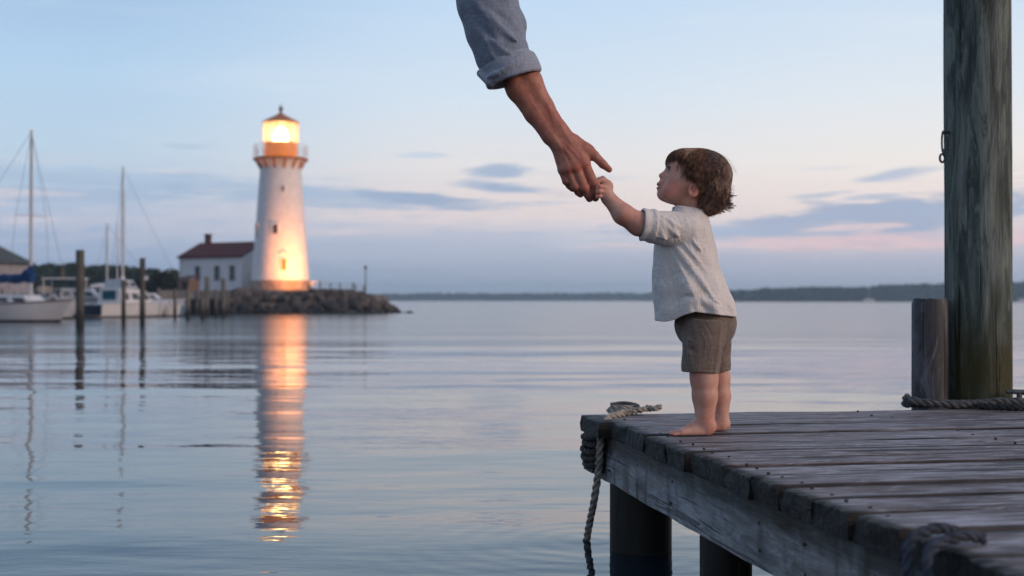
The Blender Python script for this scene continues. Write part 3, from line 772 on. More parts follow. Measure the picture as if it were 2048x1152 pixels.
# flood lamps at the foot of the tower (their glow is what the photograph shows)
def flood(px, d, z, tgt, power, ang, label):
    p = P(px, 600, d); p.z = z; o = tag(empty('flood_lamp', p), label, 'lamp')
    dirv_ = (Vector(tgt) - p).normalized()
    MB().tube([p * 0 + Vector((0, 0, -.22)), Vector((0, 0, -.02))], .02, 8).build('stand', M_WIRE, o)
    MB().tube([dirv_ * -.09, dirv_ * .03, dirv_ * .06], [.05, .09, .10], 14).build('housing', M_WIRE, o)
    MB().tube([dirv_ * .061, dirv_ * .066], [.085, .085], 14).build('lens', emis('flood lens', (1, .5, .18, 1), 6), o)
    l = bpy.data.lights.new('flood', 'SPOT'); l.energy = power; l.color = (1.0, .32, .085); l.spot_size = R(ang); l.spot_blend = 1.0; l.shadow_soft_size = .08
    lo = bpy.data.objects.new('flood_light', l); COL.objects.link(lo); lo.parent = o; lo.location = dirv_ * .08
    lo.rotation_euler = dirv_.to_track_quat('-Z', 'Y').to_euler()
flood(618, 78.9, 1.62, (LX + .6, LY - 1.2, 4.2), 2500, 116, 'small flood lamp on the quay shining up at the lighthouse front')
flood(516, 82.0, 1.60, (P(505, 600, 84).x, 85, 3.2), 60, 80, 'small flood lamp between the lighthouse and the keeper house gable')
l = bpy.data.lights.new('lantern lamp', 'POINT'); l.energy = 330; l.color = (1.0, .52, .18); l.shadow_soft_size = .3
lo = bpy.data.objects.new('lantern_light', l); COL.objects.link(lo); lo.parent = lh; lo.location = (0, 0, L(268))
# ------------------------------------------------------------------ keeper house
hd = 84.6; th_ = R(30)
hp = P(360, 600, 86.5); hz = zz(581, 86)
kh = tag(empty('keeper_house', (hp.x, hp.y, hz), -th_), 'white keeper cottage with dark red roof and three windows left of the lighthouse', 'house')
def scale_(d): return d / F
Lh = 5.65; Wh = 4.1; Hw = zz(515, 86) - hz; Hr = zz(487, 86) - hz
mb = MB(); mb.prism([(0, 0, 0), (0, Wh, 0), (0, Wh, Hw), (0, Wh / 2, Hr - .08), (0, 0, Hw)], (Lh, 0, 0)); mb.build('wall', M_HWHITE, kh)
mb = MB()
e_ = .16
for sgn in (-1, 1):
    y0 = Wh / 2 + sgn * (Wh / 2 + e_); 
    sl_ = (Hr - Hw) / (Wh / 2)
    a_ = Vector((-.14, y0, Hw - e_ * sl_ + .02)); b_ = Vector((-.14, Wh / 2, Hr + .02))
    mb.prism([a_, b_, b_ + Vector((0, 0, .12)), a_ + Vector((0, 0, .12))], (Lh + .28, 0, 0))
roof = mb.build('roof', M_REDROOF, kh)
mb = MB(); mb.box((.55, Wh / 2 + .1, Hr + .22), (.34, .34, .95)); mb.box((.55, Wh / 2 + .1, Hr + .72), (.42, .42, .09)); ch = mb.build('chimney', M_BRICKC, roof)
for px in (401, 445, 479):
    t_ = (px - 360) / 140.0; x_ = t_ * Lh
    zc = Hw * .52
    mb = MB(); 
    for s1 in (-1, 1): mb.box((x_ + s1 * .20, -.012, zc), (.06, .07, 1.0))
    mb.box((x_, -.012, zc + .47), (.339, .06, .06)); mb.box((x_, -.03, zc - .49), (.50, .10, .05)); mb.box((x_, -.008, zc), (.339, .05, .035))
    wo = mb.build('window', M_FRAME, kh); mb = MB(); mb.box((x_, -.004, zc), (.34, .03, .88)); mb.build('pane', M_DKGLASS, wo)
for x_ in (.02, Lh - .02):
    mb = MB(); mb.box((x_, -.02, Hw / 2), (.10, .08, Hw)); mb.build('corner_board', M_HWHITE, kh)
mb = MB(); mb.box((Lh + .01, Wh * .5, Hw * .62), (.06, .5, .8)); mb.build('gable_window', M_FRAME, kh)
# small dark lean-to shed at the cottage's left foot
sd = tag(empty('lean_to_shed', (P(374, 600, 80).x, 80.4, zz(583, 80)), R(-30)), 'low dark brown lean-to shed in front of the white cottage corner', 'shed')
MB().box((0, 0, .38), (.95, .9, .76)).build('wall', M_TEAK, sd)
mb = MB(); mb.prism([(-.55, -.52, .78), (-.55, .52, .95), (-.55, .52, 1.03), (-.55, -.52, .86)], (1.1, 0, 0)); mb.build('roof', M_BRICKC, sd)
MB().box((.1, -.46, .32), (.34, .04, .62)).build('door', M_ANTIF, sd)

# ------------------------------------------------------------------ stone point: quay top, boulders
def nse(p, s=1.0): return noise.noise(Vector(p) * s)
qz = zz(581, 80)
outline = []
xs_ = [P(px, 600, 80).x for px in range(330, 771, 20)]
mb = MB()
top = []
for i, x_ in enumerate(xs_):
    f_ = max(0, (i - 15) / 7.0)
    top.append((x_, 78.2 + .5 * nse((x_, 0, 3), .6) + f_ * 1.2, qz - f_ * .35))
backr = [(x_, 100 - max(0, (i - 14)) * 2.2, qz - max(0, (i - 15) / 7.0) * .35) for i, x_ in enumerate(xs_)]
n_ = len(xs_)
vs = top + backr + [(a[0], a[1], -1.2) for a in top] + [(a[0], a[1], -1.2) for a in backr]
fs = []
for i in range(n_ - 1):
    fs += [(i, i + 1, n_ + i + 1, n_ + i), (2 * n_ + i, 2 * n_ + i + 1, i + 1, i), (n_ + i, n_ + i + 1, 3 * n_ + i + 1, 3 * n_ + i)]
fs += [(0, n_, 3 * n_, 2 * n_), (n_ - 1, 3 * n_ - 1, 4 * n_ - 1, 2 * n_ - 1)]
o = link_mesh('ground', vs, fs, M_QUAY); tag(o, kind='structure')
# quay wall: a low course of squared stone along the front, left of the boulders
def boulder_mesh(seed, m_):
    bm = bmesh.new(); bmesh.ops.create_icosphere(bm, subdivisions=3, radius=1)
    rnd = random.Random(seed)
    planes = [(Vector((rnd.gauss(0, 1), rnd.gauss(0, 1), rnd.gauss(0, .8))).normalized(), rnd.uniform(.55, .85)) for _ in range(9)]
    for v in bm.verts:
        p = v.co.copy()
        for n__, d__ in planes:
            q = p.dot(n__)
            if q > d__: p -= n__ * (q - d__) * .9
        p *= 1 + .10 * noise.noise(p * 1.7 + Vector((seed, 0, 0))) + .05 * noise.noise(p * 5 + Vector((seed, 3, 0)))
        v.co = p
    me = bpy.data.meshes.new('boulder'); bm.to_mesh(me); bm.free(); me.materials.append(m_)
    me.polygons.foreach_set('use_smooth', [True] * len(me.polygons)); me.set_sharp_from_angle(angle=R(28)); return me
bmeshes = [boulder_mesh(i, M_ROCK) for i in range(6)]; wmeshes = [boulder_mesh(20 + i, M_ROCKW) for i in range(5)]
rnd = random.Random(3)
cnt = 0
def put_boulder(p, sc, wet):
    me = rnd.choice(wmeshes if wet else bmeshes)
    o = bpy.data.objects.new('boulder', me); COL.objects.link(o); o.location = p
    o.scale = (sc * rnd.uniform(1.0, 1.5), sc * rnd.uniform(.8, 1.1), sc * rnd.uniform(.6, .85)); o.rotation_euler = (rnd.uniform(-.4, .4), rnd.uniform(-.4, .4), rnd.uniform(0, 6.28))
    if wet: tag(o, 'wet black boulder at the waterline of the lighthouse point', 'rock', 'wet boulders along the foot of the point')
    else: tag(o, 'grey brown boulder heaped against the lighthouse point above the waterline', 'rock', 'dry boulders heaped along the point')
for row, (y_, hz_, sc_) in enumerate([(76.2, .02, .50), (76.9, .34, .62), (77.5, .72, .64), (78.1, 1.02, .60)]):
    px = 452 + row * 8
    while px < 806 - row * 13:
        d_ = y_ + rnd.uniform(-.25, .25)
        taper = min(1, max(.30, (830 - px) / 110.0))
        put_boulder(P(px, 600, d_).xy.to_3d() + Vector((0, max(0, (px - 700) * .01), hz_ * min(1, max(.2, (812 - px) / 95.0)) + rnd.uniform(-.06, .06))), sc_ * taper * rnd.uniform(.72, 1.12), row == 0 or (row == 1 and rnd.random() < .55))
        px += rnd.uniform(15, 26) * (1 if px < 760 else .7)
for px in (800, 808, 815, 821):
    put_boulder(P(px, 600, 77.2).xy.to_3d() + Vector((0, 0, -.02)), rnd.uniform(.14, .24), True)
for i in range(26):   # the far side and crest, seen from the side
    px = rnd.uniform(640, 790); put_boulder(P(px, 600, 79.5 + rnd.uniform(0, 3)).xy.to_3d() + Vector((0, 0, qz * (1 - max(0, (px - 700) / 110.0)) - .25)), rnd.uniform(.35, .55), False)

# railing on the point, lamp post
fe = tag(empty('point_railing', (0, 0, 0)), 'pale post and rail fence on the stone point right of the lighthouse', 'fence')
pts_f = [(622, 562), (640, 562), (661, 565), (680, 566), (706, 565), (711, 568), (728, 570)]
zt = []
for i, (px, py) in enumerate(pts_f):
    p = P(px, 600, 80.5); zb = qz - max(0, (px - 640) / 130.0) * .35
    MB().tube([(p.x, p.y, zb - .1), (p.x, p.y, zz(py, 80.5))], .055 if i in (1, 4) else .042, 7).build('post', M_PALEP, fe, True); zt.append(Vector((p.x, p.y, zz(py, 80.5))))
for dzr in (-.04, -.26):
    mb = MB(); mb.tube([v + Vector((0, 0, dzr)) for v in zt], .022, 6); mb.build('rail', M_RAILW, fe, True)
lp = P(731, 600, 80); lpz = qz - .3
lpo = tag(empty('lamp_post', (lp.x, lp.y, lpz)), 'slim unlit lamp post near the seaward end of the stone point', 'lamp post')
MB().tube([(0, 0, 0), (0, 0, zz(538, 80) - lpz)], [.05, .03], 8).build('pole', M_WIRE, lpo, True)
MB().lathe((0, 0, zz(538, 80) - lpz), [(.03, 0), (.10, .04), (.11, .15), (.13, .16), (.02, .22)], 12).build('lamp_head', M_WIRE, lpo, True)

# ------------------------------------------------------------------ marina ground, pier, bulkhead
gv = [(-70, 100, .7), (P(345, 600, 92).x, 92, .75), (P(372, 600, 110).x, 110, .8), (P(380, 600, 160).x, 160, .9), (P(372, 600, 200).x, 200, 1), (-160, 200, 1), (-160, 100, .7)]
o = MB().prism([Vector(p) - Vector((0, 0, p[2] + 1)) for p in gv], (0, 0, 1.75)).build('ground', M_LAND); tag(o, kind='structure')
br = tag(empty('marina_pier', (0, 0, 0)), 'low dark timber pier running behind the moored boats', 'pier')
pier_pts = [(-40, 66.5), (P(460, 600, 70).x, 69.5)]
a_, b_ = Vector((*pier_pts[0], 0)), Vector((*pier_pts[1], 0)); dr = (b_ - a_).normalized(); nn = Vector((-dr.y, dr.x, 0))
def pbox(p0, p1, z0, z1, w_): 
    return MB().prism([p0 - nn * w_ + Vector((0, 0, z0)), p1 - nn * w_ + Vector((0, 0, z0)), p1 - nn * w_ + Vector((0, 0, z1)), p0 - nn * w_ + Vector((0, 0, z1))], nn * 2 * w_)
pbox(a_, b_, .80, .90, 1.3).build('deck_boards', M_PIER, br)
MB().prism([a_ - nn * 1.25 + Vector((0, 0, -.8)), b_ - nn * 1.25 + Vector((0, 0, -.8)), b_ - nn * 1.25 + Vector((0, 0, .798)), a_ - nn * 1.25 + Vector((0, 0, .798))], nn * .12).build('bulkhead', M_BULK, br)
L_p = (b_ - a_).length
for i in range(24):
    p = a_ + dr * (L_p * (i + .5) / 24) - nn * 1.33
    MB().tube([p + Vector((0, 0, -.8)), p + Vector((0, 0, 1.25 + .25 * math.sin(i * 2.3)))], .09, 8).build('pile', M_PALEP, br, True)
# free-standing mooring piles in the water
piles = [(160, 500, 655, 17, 0, 'tallest dark mooring pile in the water right of the sailboat bow'), (247, 560, 648, 9, 0, 'slim brown mooring pile between the cabin cruiser and the next pile'),
         (285, 516, 648, 11, 0, 'second tallest mooring pile, right of the cabin cruiser'), (350, 578, 634, 7, 1, 'short pale pile just right of the small white skiff'),
         (376, 576, 637, 9, 1, 'pale pile in front of the cottage left corner'), (405, 584, 638, 8, 1, 'short pale pile left of the tall pale pair by the point'),
         (414, 553, 632, 9, 1, 'tall pale pile left of centre in front of the cottage'), (447, 556, 633, 9, 1, 'tall pale pile at the right in front of the cottage'),
         (456, 584, 630, 6, 1, 'thin short pile touching the left end of the boulders'), (432, 590, 634, 6, 1, 'thin short pile between the two tall pale piles')]
for (px, y0, y1, wpx, pal, lab) in piles:
    d_ = CAMZ * F / (y1 - 600); p = P(px, y0, d_)
    o = pile('mooring_pile', p.x, p.y, wpx / 2 * d_ / F, -.8, p.z, M_PALEP if pal else M_FARP, px, segs=16, amp=.09, dz=.25, lean=0.0)
    tag(o, lab, 'piling')
# little lamp box on the second tallest pile
bx = tag(empty('light_box', P(292, 556, 41.4)), 'small white box light fixed to the second tallest mooring pile', 'lamp')
MB().box((0, 0, 0), (.10, .09, .14)).build('housing', M_BOATW, bx); MB().lathe((0, 0, .07), [(.06, 0), (.075, .01), (.02, .05)], 10).build('cap', M_WIRE, bx)

# ------------------------------------------------------------------ boats
def hull_mesh(Lb, B, fb_bow, fb_mid, fb_st, draft=.25, rake=.5, transom=.75, wl=.10, tumble=0.0):
    """x forward from stern (0) to bow (Lb), z=0 waterline. Returns (topsides, bottom, deck edge)"""
    ns, rows = 22, [0.0, .35, .7, 1.0]
    secs = []
    for i in range(ns + 1):
        t_ = i / ns
        bw = B / 2 * (transom + (1 - transom) * math.sin(min(1, t_ / .45) * math.pi / 2)) * (1 if t_ < .45 else max(0.0, 1 - ((t_ - .45) / .55) ** 2.1))
        shz = fb_st + (fb_mid - fb_st) * min(1, t_ / .4) if t_ < .4 else fb_mid + (fb_bow - fb_mid) * ((t_ - .4) / .6) ** 1.6
        x_ = t_ * Lb
        sec = []
        for r_ in (0, .12, .4, .7, 1.0):      # 0 = waterline, 1 = sheer
            b1 = bw * (.80 + .20 * r_ ** .7) if t_ < .9 else bw * (.55 + .45 * r_ ** .7)
            sec.append((x_ + rake * (r_ - 1) * max(0, (t_ - .7) / .3) ** 2, b1, shz * r_))
        secs.append(sec)
    return secs
def loft(secs, lo, hi, name, m_, parent):
    vs, fs = [], []; nr = hi - lo + 1; n = len(secs)
    for sgn in (-1, 1):
        b0 = len(vs)
        for s_ in secs:
            for q in s_[lo:hi + 1]: vs.append((q[0], sgn * q[1], q[2]))
        for i in range(n - 1):
            for j in range(nr - 1):
                f_ = (b0 + i * nr + j, b0 + (i + 1) * nr + j, b0 + (i + 1) * nr + j + 1, b0 + i * nr + j + 1)
                fs.append(f_ if sgn < 0 else f_[::-1])
    # transom
    t0 = [j for j in range(nr)]; b0 = n * nr
    fs.append(tuple(t0 + [b0 + j for j in reversed(range(nr))]))
    o = link_mesh(name, vs, fs, m_, parent, True); o.data.set_sharp_from_angle(angle=R(35)); return o
def make_boat(label, loc, rz, Lb, B, fb, mats, rake=.5, cat='boat', group=None, name='motor_boat', stripe=None):
    bt = tag(empty(name, loc, rz), label, cat, group)
    secs = hull_mesh(Lb, B, *fb, rake=rake)
    under = [[(q[0], q[1] * .97, q[2]) for q in s_] for s_ in secs]
    h_ = loft(secs, 0, 4, 'hull', mats[0], bt)
    # band of bottom paint at the waterline
    sb = [[(s_[0][0], s_[0][1] * .6, -.3), (s_[0][0], s_[0][1] + .004, -.02), (s_[1][0] + .004, s_[1][1] + .006, s_[1][2] * .9)] for s_ in secs]
    loft(sb, 0, 2, 'bottom_paint', mats[1], h_)
    vs, fs = [], []
    for i, s_ in enumerate(secs):
        q = s_[-1]; vs += [(q[0], -q[1] + .01, q[2] - .02), (q[0], 0, q[2] + .03), (q[0], q[1] - .01, q[2] - .02)]
    for i in range(len(secs) - 1):
        for j in range(2): fs.append((i * 3 + j, (i + 1) * 3 + j, (i + 1) * 3 + j + 1, i * 3 + j + 1))
    link_mesh('deck', vs, fs, mats[2], bt)
    for sgn in (-1, 1):
        mb = MB(); mb.tube([(s_[-1][0], sgn * s_[-1][1], s_[-1][2]) for s_ in secs], .028, 6); mb.build('rub_rail', mats[3], bt, True)
    return bt, secs
def cabin(bt, x0, x1, w0, w1, z0, h_, m_, slope=.3, wins=3, name='cabin', glass=None, wh=.4, roof=None):
    """a coach roof: tapered box with sloped front; windows on both sides"""
    hw0, hw1 = w0 / 2, w1 / 2; k_ = .86
    vs = [(x0, -hw0, z0), (x1, -hw1, z0), (x1, hw1, z0), (x0, hw0, z0), (x0 + .05, -hw0 * k_, z0 + h_), (x1 - slope, -hw1 * k_, z0 + h_ * .92), (x1 - slope, hw1 * k_, z0 + h_ * .92), (x0 + .05, hw0 * k_, z0 + h_)]
    mb = MB(); mb.add(vs, [(3, 2, 1, 0), (4, 5, 6, 7), (0, 1, 5, 4), (1, 2, 6, 5), (2, 3, 7, 6), (3, 0, 4, 7)])
    c_ = mb.build(name, m_, bt, bevel=.03)
    for i in range(wins):
        for sgn in (-1, 1):
            t0, t1 = (i + .18) / wins, (i + .82) / wins
            def pt(t_, r_):
                a_ = Vector((x0 + (x1 - x0) * t_, sgn * (hw0 + (hw1 - hw0) * t_), z0)); b_ = Vector((x0 + .05 + (x1 - slope - x0 - .05) * t_, sgn * (hw0 + (hw1 - hw0) * t_) * k_, z0 + h_ * (1 - .08 * t_)))
                return a_.lerp(b_, r_) + Vector((0, sgn * .006, 0))
            r0, r1 = .5 - wh / 2, .5 + wh / 2
            MB().prism([pt(t0, r0), pt(t1, r0), pt(t1, r1), pt(t0, r1)], (0, sgn * .012, 0)).build('window', glass or M_DKGLASS, c_)
    return c_
def rig(bt, x, z0, top, B, Lb, sheer, spreader=None, r_=.055, boom=None, cover=None, stays=True, wire=.009):
    ms = MB().tube([(x, 0, z0), (x, 0, z0 + (top - z0) * .6), (x, 0, top)], [r_, r_ * .95, r_ * .7], 10).build('mast', M_ALU, bt, True)
    if spreader:
        MB().tube([(x, -B * .32, spreader), (x, 0, spreader + .04), (x, B * .32, spreader)], .018, 6).build('spreader', M_ALU, ms, True)
    if stays:
        for sgn in (-1, 1):
            pts = [(x - .1, sgn * B * .46, sheer), (x, sgn * B * .32, spreader), (x, 0, top - .1)] if spreader else [(x - .1, sgn * B * .46, sheer), (x, 0, top - .1)]
            MB().tube(pts, wire, 4).build('shroud', M_WIRE, bt)
        MB().tube([(Lb - .05, 0, sheer + .05), (x, 0, top - .1)], wire, 4).build('forestay', M_WIRE, bt)
        MB().tube([(.1, 0, sheer), (x, 0, top - .05)], wire, 4).build('backstay', M_WIRE, bt)
    if boom:
        MB().tube([(x, 0, boom), (x - Lb * .42, 0, boom + .05)], .04, 8).build('boom', M_ALU, bt, True)
        if cover:
            mb = MB(); n = 14; pts = []; rad = []
            for i in range(n + 1):
                t_ = i / n; pts.append((x + .02 - t_ * Lb * .40, 0, boom + .16 - .05 * t_ + .02 * math.sin(t_ * 19) + (.22 * (1 - t_ / .12) if t_ < .12 else 0))); rad.append((.20 - .09 * t_) * (1 + .12 * math.sin(t_ * 31)))
            mb.tube(pts, rad, 10); mb.tube([(x, 0, boom), (x, 0, boom + .62)], [.16, .09], 10); mb.build('sail_cover', cover, bt, True)
    return ms
def stanch(bt, secs, idx, hgt=.45):
    mb = MB()
    for sgn in (-1, 1):
        tops = []
        for i in idx:
            q = secs[i][-1]; p = Vector((q[0], sgn * q[1] * .95, q[2])); mb.tube([p, p + Vector((0, 0, hgt))], .012, 5); tops.append(p + Vector((0, 0, hgt)))
        mb.tube(tops, .010, 5); mb.tube([t_ - Vector((0, 0, hgt * .45)) for t_ in tops], .006, 4)
    return mb.build('pulpit_rail', M_ALU, bt, True)

# sailboat at the left edge
dA = 46.0; yaw = R(-24)
bow = P(143, 600, 45.2); LbA = 7.6
ox = bow.x - LbA * math.cos(yaw); oy = bow.y - LbA * math.sin(yaw)
sb, sec = make_boat('white sailboat with blue sail cover moored at the left edge of the picture', (ox, oy, 0), yaw, LbA, 2.3, (.80, .62, .60), (M_BOATW, M_ANTIF, M_BOATW2, M_TEAK), rake=.55, cat='sailboat', name='sailboat')
cabin(sb, 2.9, 6.15, 1.55, .95, .62, .40, M_BOATW, .45, 4, wh=.38)
mx_ = LbA - (bow.x - P(62, 600, dA).x) / math.cos(yaw)
rig(sb, mx_, .95, zz(262, 46.3), 2.3, LbA, .66, spreader=zz(433, 46.3), r_=.065, boom=1.45, cover=M_BLUEC)
stanch(sb, sec, [14, 16, 18, 20, 21])
MB().tube([(LbA - 1.2, 0, .80), (LbA - .9, 0, .98), (LbA - .6, 0, .82)], .05, 8).build('anchor_windlass', M_ALU, sb, True)
mb = MB(); mb.prism([(2.6, -.75, 1.0), (3.3, -.75, 1.0), (3.2, -.68, 1.32), (2.6, -.7, 1.36)], (0, 1.45, 0)); mb.build('spray_hood', M_TEAL, sb, bevel=.05)
# white awning boat beyond it (awning, posts)
bt, sec = make_boat('white launch with flat white awning behind the left sailboat', (P(-70, 600, 52).x, 52.6, 0), R(4), 4.6, 1.9, (.8, .66, .6), (M_BOATW2, M_ANTIF, M_BOATW2, M_BOATW2), name='launch')
MB().box((1.3, 0, 1.70), (1.9, 1.7, .09)).build('awning', M_BOATW, bt, bevel=.02)
for x_ in (.45, 2.15):
    for y_ in (-.78, .78): MB().tube([(x_, y_, .6), (x_, y_, 1.66)], .022, 6).build('awning_post', M_ALU, bt)
cabin(bt, 1.7, 3.3, 1.2, .8, .66, .42, M_TEAL, .4, 2)
# hardtop boat behind (75-155)
bt, sec = make_boat('white motor boat with long pale hardtop between sailboat and tall pile', (P(66, 600, 58).x, 58.6, 0), R(3), 3.9, 1.7, (.95, .80, .78), (M_BOATW2, M_ANTIF, M_BOATW2, M_TEAK), name='motor_boat')
MB().box((1.25, 0, 1.80), (1.75, 1.4, .07)).build('hardtop', M_BOATW, bt, bevel=.02)
for x_ in (.45, 2.05):
    for y_ in (-.62, .62): MB().tube([(x_, y_, .8), (x_, y_, 1.78)], .025, 6).build('hardtop_post', M_BOATW, bt)
cabin(bt, 1.2, 2.9, 1.2, .8, .82, .55, M_BOATW2, .4, 3)
MB().tube([(1.15, 0, 1.83), (1.1, 0, zz(531, 58.6))], [.06, .025], 8).build('mast', M_TEAK, bt)
MB().box((.35, -.2, 1.28), (.5, .5, .34)).build('deck_box', simple('tan canvas', (.42, .33, .25, 1), .8), bt, bevel=.04)
# navy-sterned cabin cruiser: seen from the stern quarter
bt, sec = make_boat('cabin cruiser with white cabin and navy stern behind the mooring piles', (P(196, 600, 57).x, 56.2, 0), R(62), 4.8, 1.75, (.80, .66, .62), (M_BOATW, M_NAVY, M_BOATW, M_BOATW2), name='cabin_cruiser')
MB().box((-.012, 0, .34), (.03, 1.15, .46)).build('stern_panel', M_NAVY, bt, bevel=.01)
MB().box((-.16, 0, .06), (.30, 1.1, .05)).build('swim_platform', M_TEAK, bt, bevel=.01)
cabin(bt, 1.0, 3.3, 1.5, 1.1, .62, .72, M_BOATW, .5, 3, wh=.42)
cabin(bt, 1.25, 2.3, 1.25, 1.05, 1.33, .42, M_BOATW2, .25, 2, name='flybridge', wh=.5)
MB().tube([(1.5, 0, 1.75), (1.5, 0, zz(447, 58))], [.03, .014], 8).build('antenna_mast', M_ALU, bt)
MB().box((1.0, 0, 1.02), (.03, .8, .42)).build('cabin_door_glass', M_TEAL, bt)
# sloop behind: mast at 247
bt, sec = make_boat('pale sloop with tall bare mast moored behind the cabin cruiser', (P(205, 600, 61).x, 61.6, 0), R(5), 3.9, 1.5, (.92, .80, .75), (M_BOATW2, M_ANTIF, M_BOATW2, M_TEAK), cat='sailboat', name='sloop')
cabin(bt, .9, 2.7, 1.0, .7, .80, .36, M_BOATW, .4, 3)
rig(bt, (P(247, 600, 61.8).x - P(205, 600, 61).x), 1.0, zz(333, 61.8), 1.5, 3.9, .85, spreader=zz(430, 61.8), r_=.06, boom=1.35, cover=M_BOATW, wire=.007)
# another thin-masted one further back, mast at 200
bt, sec = make_boat('distant white sloop with thin mast seen left of the tall bare mast', (P(165, 600, 72).x, 73, 0), R(8), 4.4, 1.6, (.98, .86, .8), (M_BOATW2, M_ANTIF, M_BOATW2, M_TEAK), cat='sailboat', name='sloop')
cabin(bt, 1.0, 3.0, 1.0, .7, .86, .4, M_BOATW2, .4, 3)
rig(bt, 1.05, 1.1, zz(446, 73), 1.6, 4.4, .9, r_=.055, wire=.007)
# pinkish hull between the piles
bt, sec = make_boat('small cream open boat between the slim pile and the second tallest pile', (P(238, 600, 58.5).x, 59, 0), R(-4), 1.15, .8, (.60, .50, .48), (M_BOATW, M_ANTIF, M_TEAK, M_TEAK), rake=.15, name='dinghy')
MB().box((.5, 0, .52), (.14, .62, .03)).build('thwart', M_TEAK, bt)
# small blue white boat at right
bt, sec = make_boat('small blue and white motor boat with low windscreen right of the second tallest pile', (P(290, 600, 61).x, 62, 0), R(-16), 2.05, 1.2, (.60, .50, .46), (simple('pale blue hull', (.20, .30, .42, 1), .35), M_ANTIF, M_BOATW, M_BOATW), rake=.25, name='motor_boat')
cabin(bt, .7, 1.5, .8, .55, .5, .30, M_BOATW, .3, 2)
MB().box((-.10, 0, .42), (.20, .24, .46)).build('outboard_motor', M_WIRE, bt, bevel=.03)
bt, sec = make_boat('small white skiff at the right end of the row of boats', (P(325, 600, 62).x, 60.8, 0), R(-8), 1.35, .95, (.62, .50, .46), (M_BOATW, M_ANTIF, M_BOATW2, M_BOATW2), rake=.2, name='skiff')
MB().box((.5, 0, .56), (.35, .5, .2)).build('console', M_BOATW2, bt, bevel=.03)

# boathouse at the left edge
bh = tag(empty('boathouse', (P(-40, 600, 95).x, 96, .7), R(-18)), 'pale pink boathouse with grey-green gable roof at the left edge', 'house')
hw_ = zz(526, 96) - .7; hr_ = zz(488, 96) - .7
mb = MB(); mb.box((0, 0, hw_ / 2), (5.4, 3.4, hw_)); mb.build('wall', simple('pink grey shingle wall', (.36, .33, .34, 1), .8, .2, .15, 3), bh)
mb = MB()
mb.add([(-3.1, -2.0, hw_ - .05), (3.1, -2.0, hw_ - .05), (3.1, 2.0, hw_ - .05), (-3.1, 2.0, hw_ - .05), (-.9, 0, hr_), (.9, 0, hr_)], [(3, 2, 1, 0), (0, 1, 5, 4), (1, 2, 5), (2, 3, 4, 5), (3, 0, 4)]); mb.build('roof', simple('grey green roof', (.075, .085, .078, 1), .85, .2, .2, 3), bh)
for x_ in (-.6, .5, 1.35, 2.2):
    mb = MB(); mb.box((x_, -1.72, hw_ * .52), (.55, .05, 1.0)); wo = mb.build('window', M_HWHITE, bh); MB().box((x_, -1.745, hw_ * .52), (.40, .03, .82)).build('pane', simple('dusk glass', (.16, .10, .09, 1), .2, .5), wo)

# ------------------------------------------------------------------ trees
def crown_mesh(name, m_, parent, blobs, leaf, seed, loc=(0, 0, 0)):
    """leaf clumps scattered through the volume of several lobes. blobs: (x,y,z,rx,ry,rz,count)"""
    rnd_ = np.random.RandomState(seed); V = []; Fc = []
    cnt_ = 0
    for (bx_, by_, bz_, rx_, ry_, rz_, n_) in blobs:
        u = rnd_.normal(size=(n_, 3)); u /= np.linalg.norm(u, axis=1)[:, None]
        rad = rnd_.uniform(.45, 1.06, n_) ** .6
        c_ = np.array([bx_, by_, bz_]) + u * rad[:, None] * np.array([rx_, ry_, rz_])
        a = rnd_.normal(size=(n_, 3)); a /= np.linalg.norm(a, axis=1)[:, None]
        b_ = np.cross(a, rnd_.normal(size=(n_, 3))); b_ /= np.linalg.norm(b_, axis=1)[:, None]
        s_ = leaf * rnd_.uniform(.5, 1.3, n_)[:, None]
        q = np.stack([c_ - a * s_, c_ + b_ * s_ * .6, c_ + a * s_, c_ - b_ * s_ * .6], 1).reshape(-1, 3)
        V.append(q); Fc.append(np.arange(n_ * 4).reshape(-1, 4) + cnt_); cnt_ += n_ * 4
    V = np.concatenate(V); Fc = np.concatenate(Fc)
    me = bpy.data.meshes.new(name); me.from_pydata(V.tolist(), [], Fc.tolist()); me.materials.append(m_)
    o = bpy.data.objects.new(name, me); COL.objects.link(o); o.location = loc
    if parent: o.parent = parent
    return o
def tree(x, y, z, hgt, wid, label, seed, m_=None, group=None, n=900):
    rnd_ = random.Random(seed); t_ = tag(empty('tree', (x, y, z)), label, 'tree', group)
    mb = MB(); mb.tube([(0, 0, -.2), (.03 * wid, 0, hgt * .4), (-.02 * wid, 0, hgt * .8)], [.06 * hgt * .5, .04 * hgt * .5, .01 * hgt], 8)
    for q in range(5):
        a = q * 1.3; mb.tube([(0, 0, hgt * (.28 + .08 * q)), (math.cos(a) * wid * .3, math.sin(a) * wid * .3, hgt * (.5 + .07 * q))], [.02 * hgt, .006 * hgt], 6)
    mb.build('trunk', M_BARK, t_, True)
    blobs = [(rnd_.uniform(-.32, .32) * wid, rnd_.uniform(-.3, .3) * wid, hgt * rnd_.uniform(.35, .82), wid * rnd_.uniform(.16, .3), wid * rnd_.uniform(.16, .3), hgt * rnd_.uniform(.12, .22), n // 9) for _ in range(9)]
    crown_mesh('crown', m_ or M_LEAF, t_, blobs, .028 * (hgt + wid), seed)
    return t_
tl = [(318, 532, 95, 3.1, 'rounded dark tree just left of the white cottage, the taller of the bushy pair'), (345, 540, 94, 2.2, 'low dark bush touching the cottage left wall'), (302, 545, 97, 2.6, 'low olive bush left of the rounded tree by the cottage')]
for i, (px, y0, d_, wd, lab) in enumerate(tl):
    p = P(px, 600, d_); tree(p.x, p.y, .7, zz(y0, d_) - .7, wd, lab, 60 + i, M_LEAF2, n=1600)
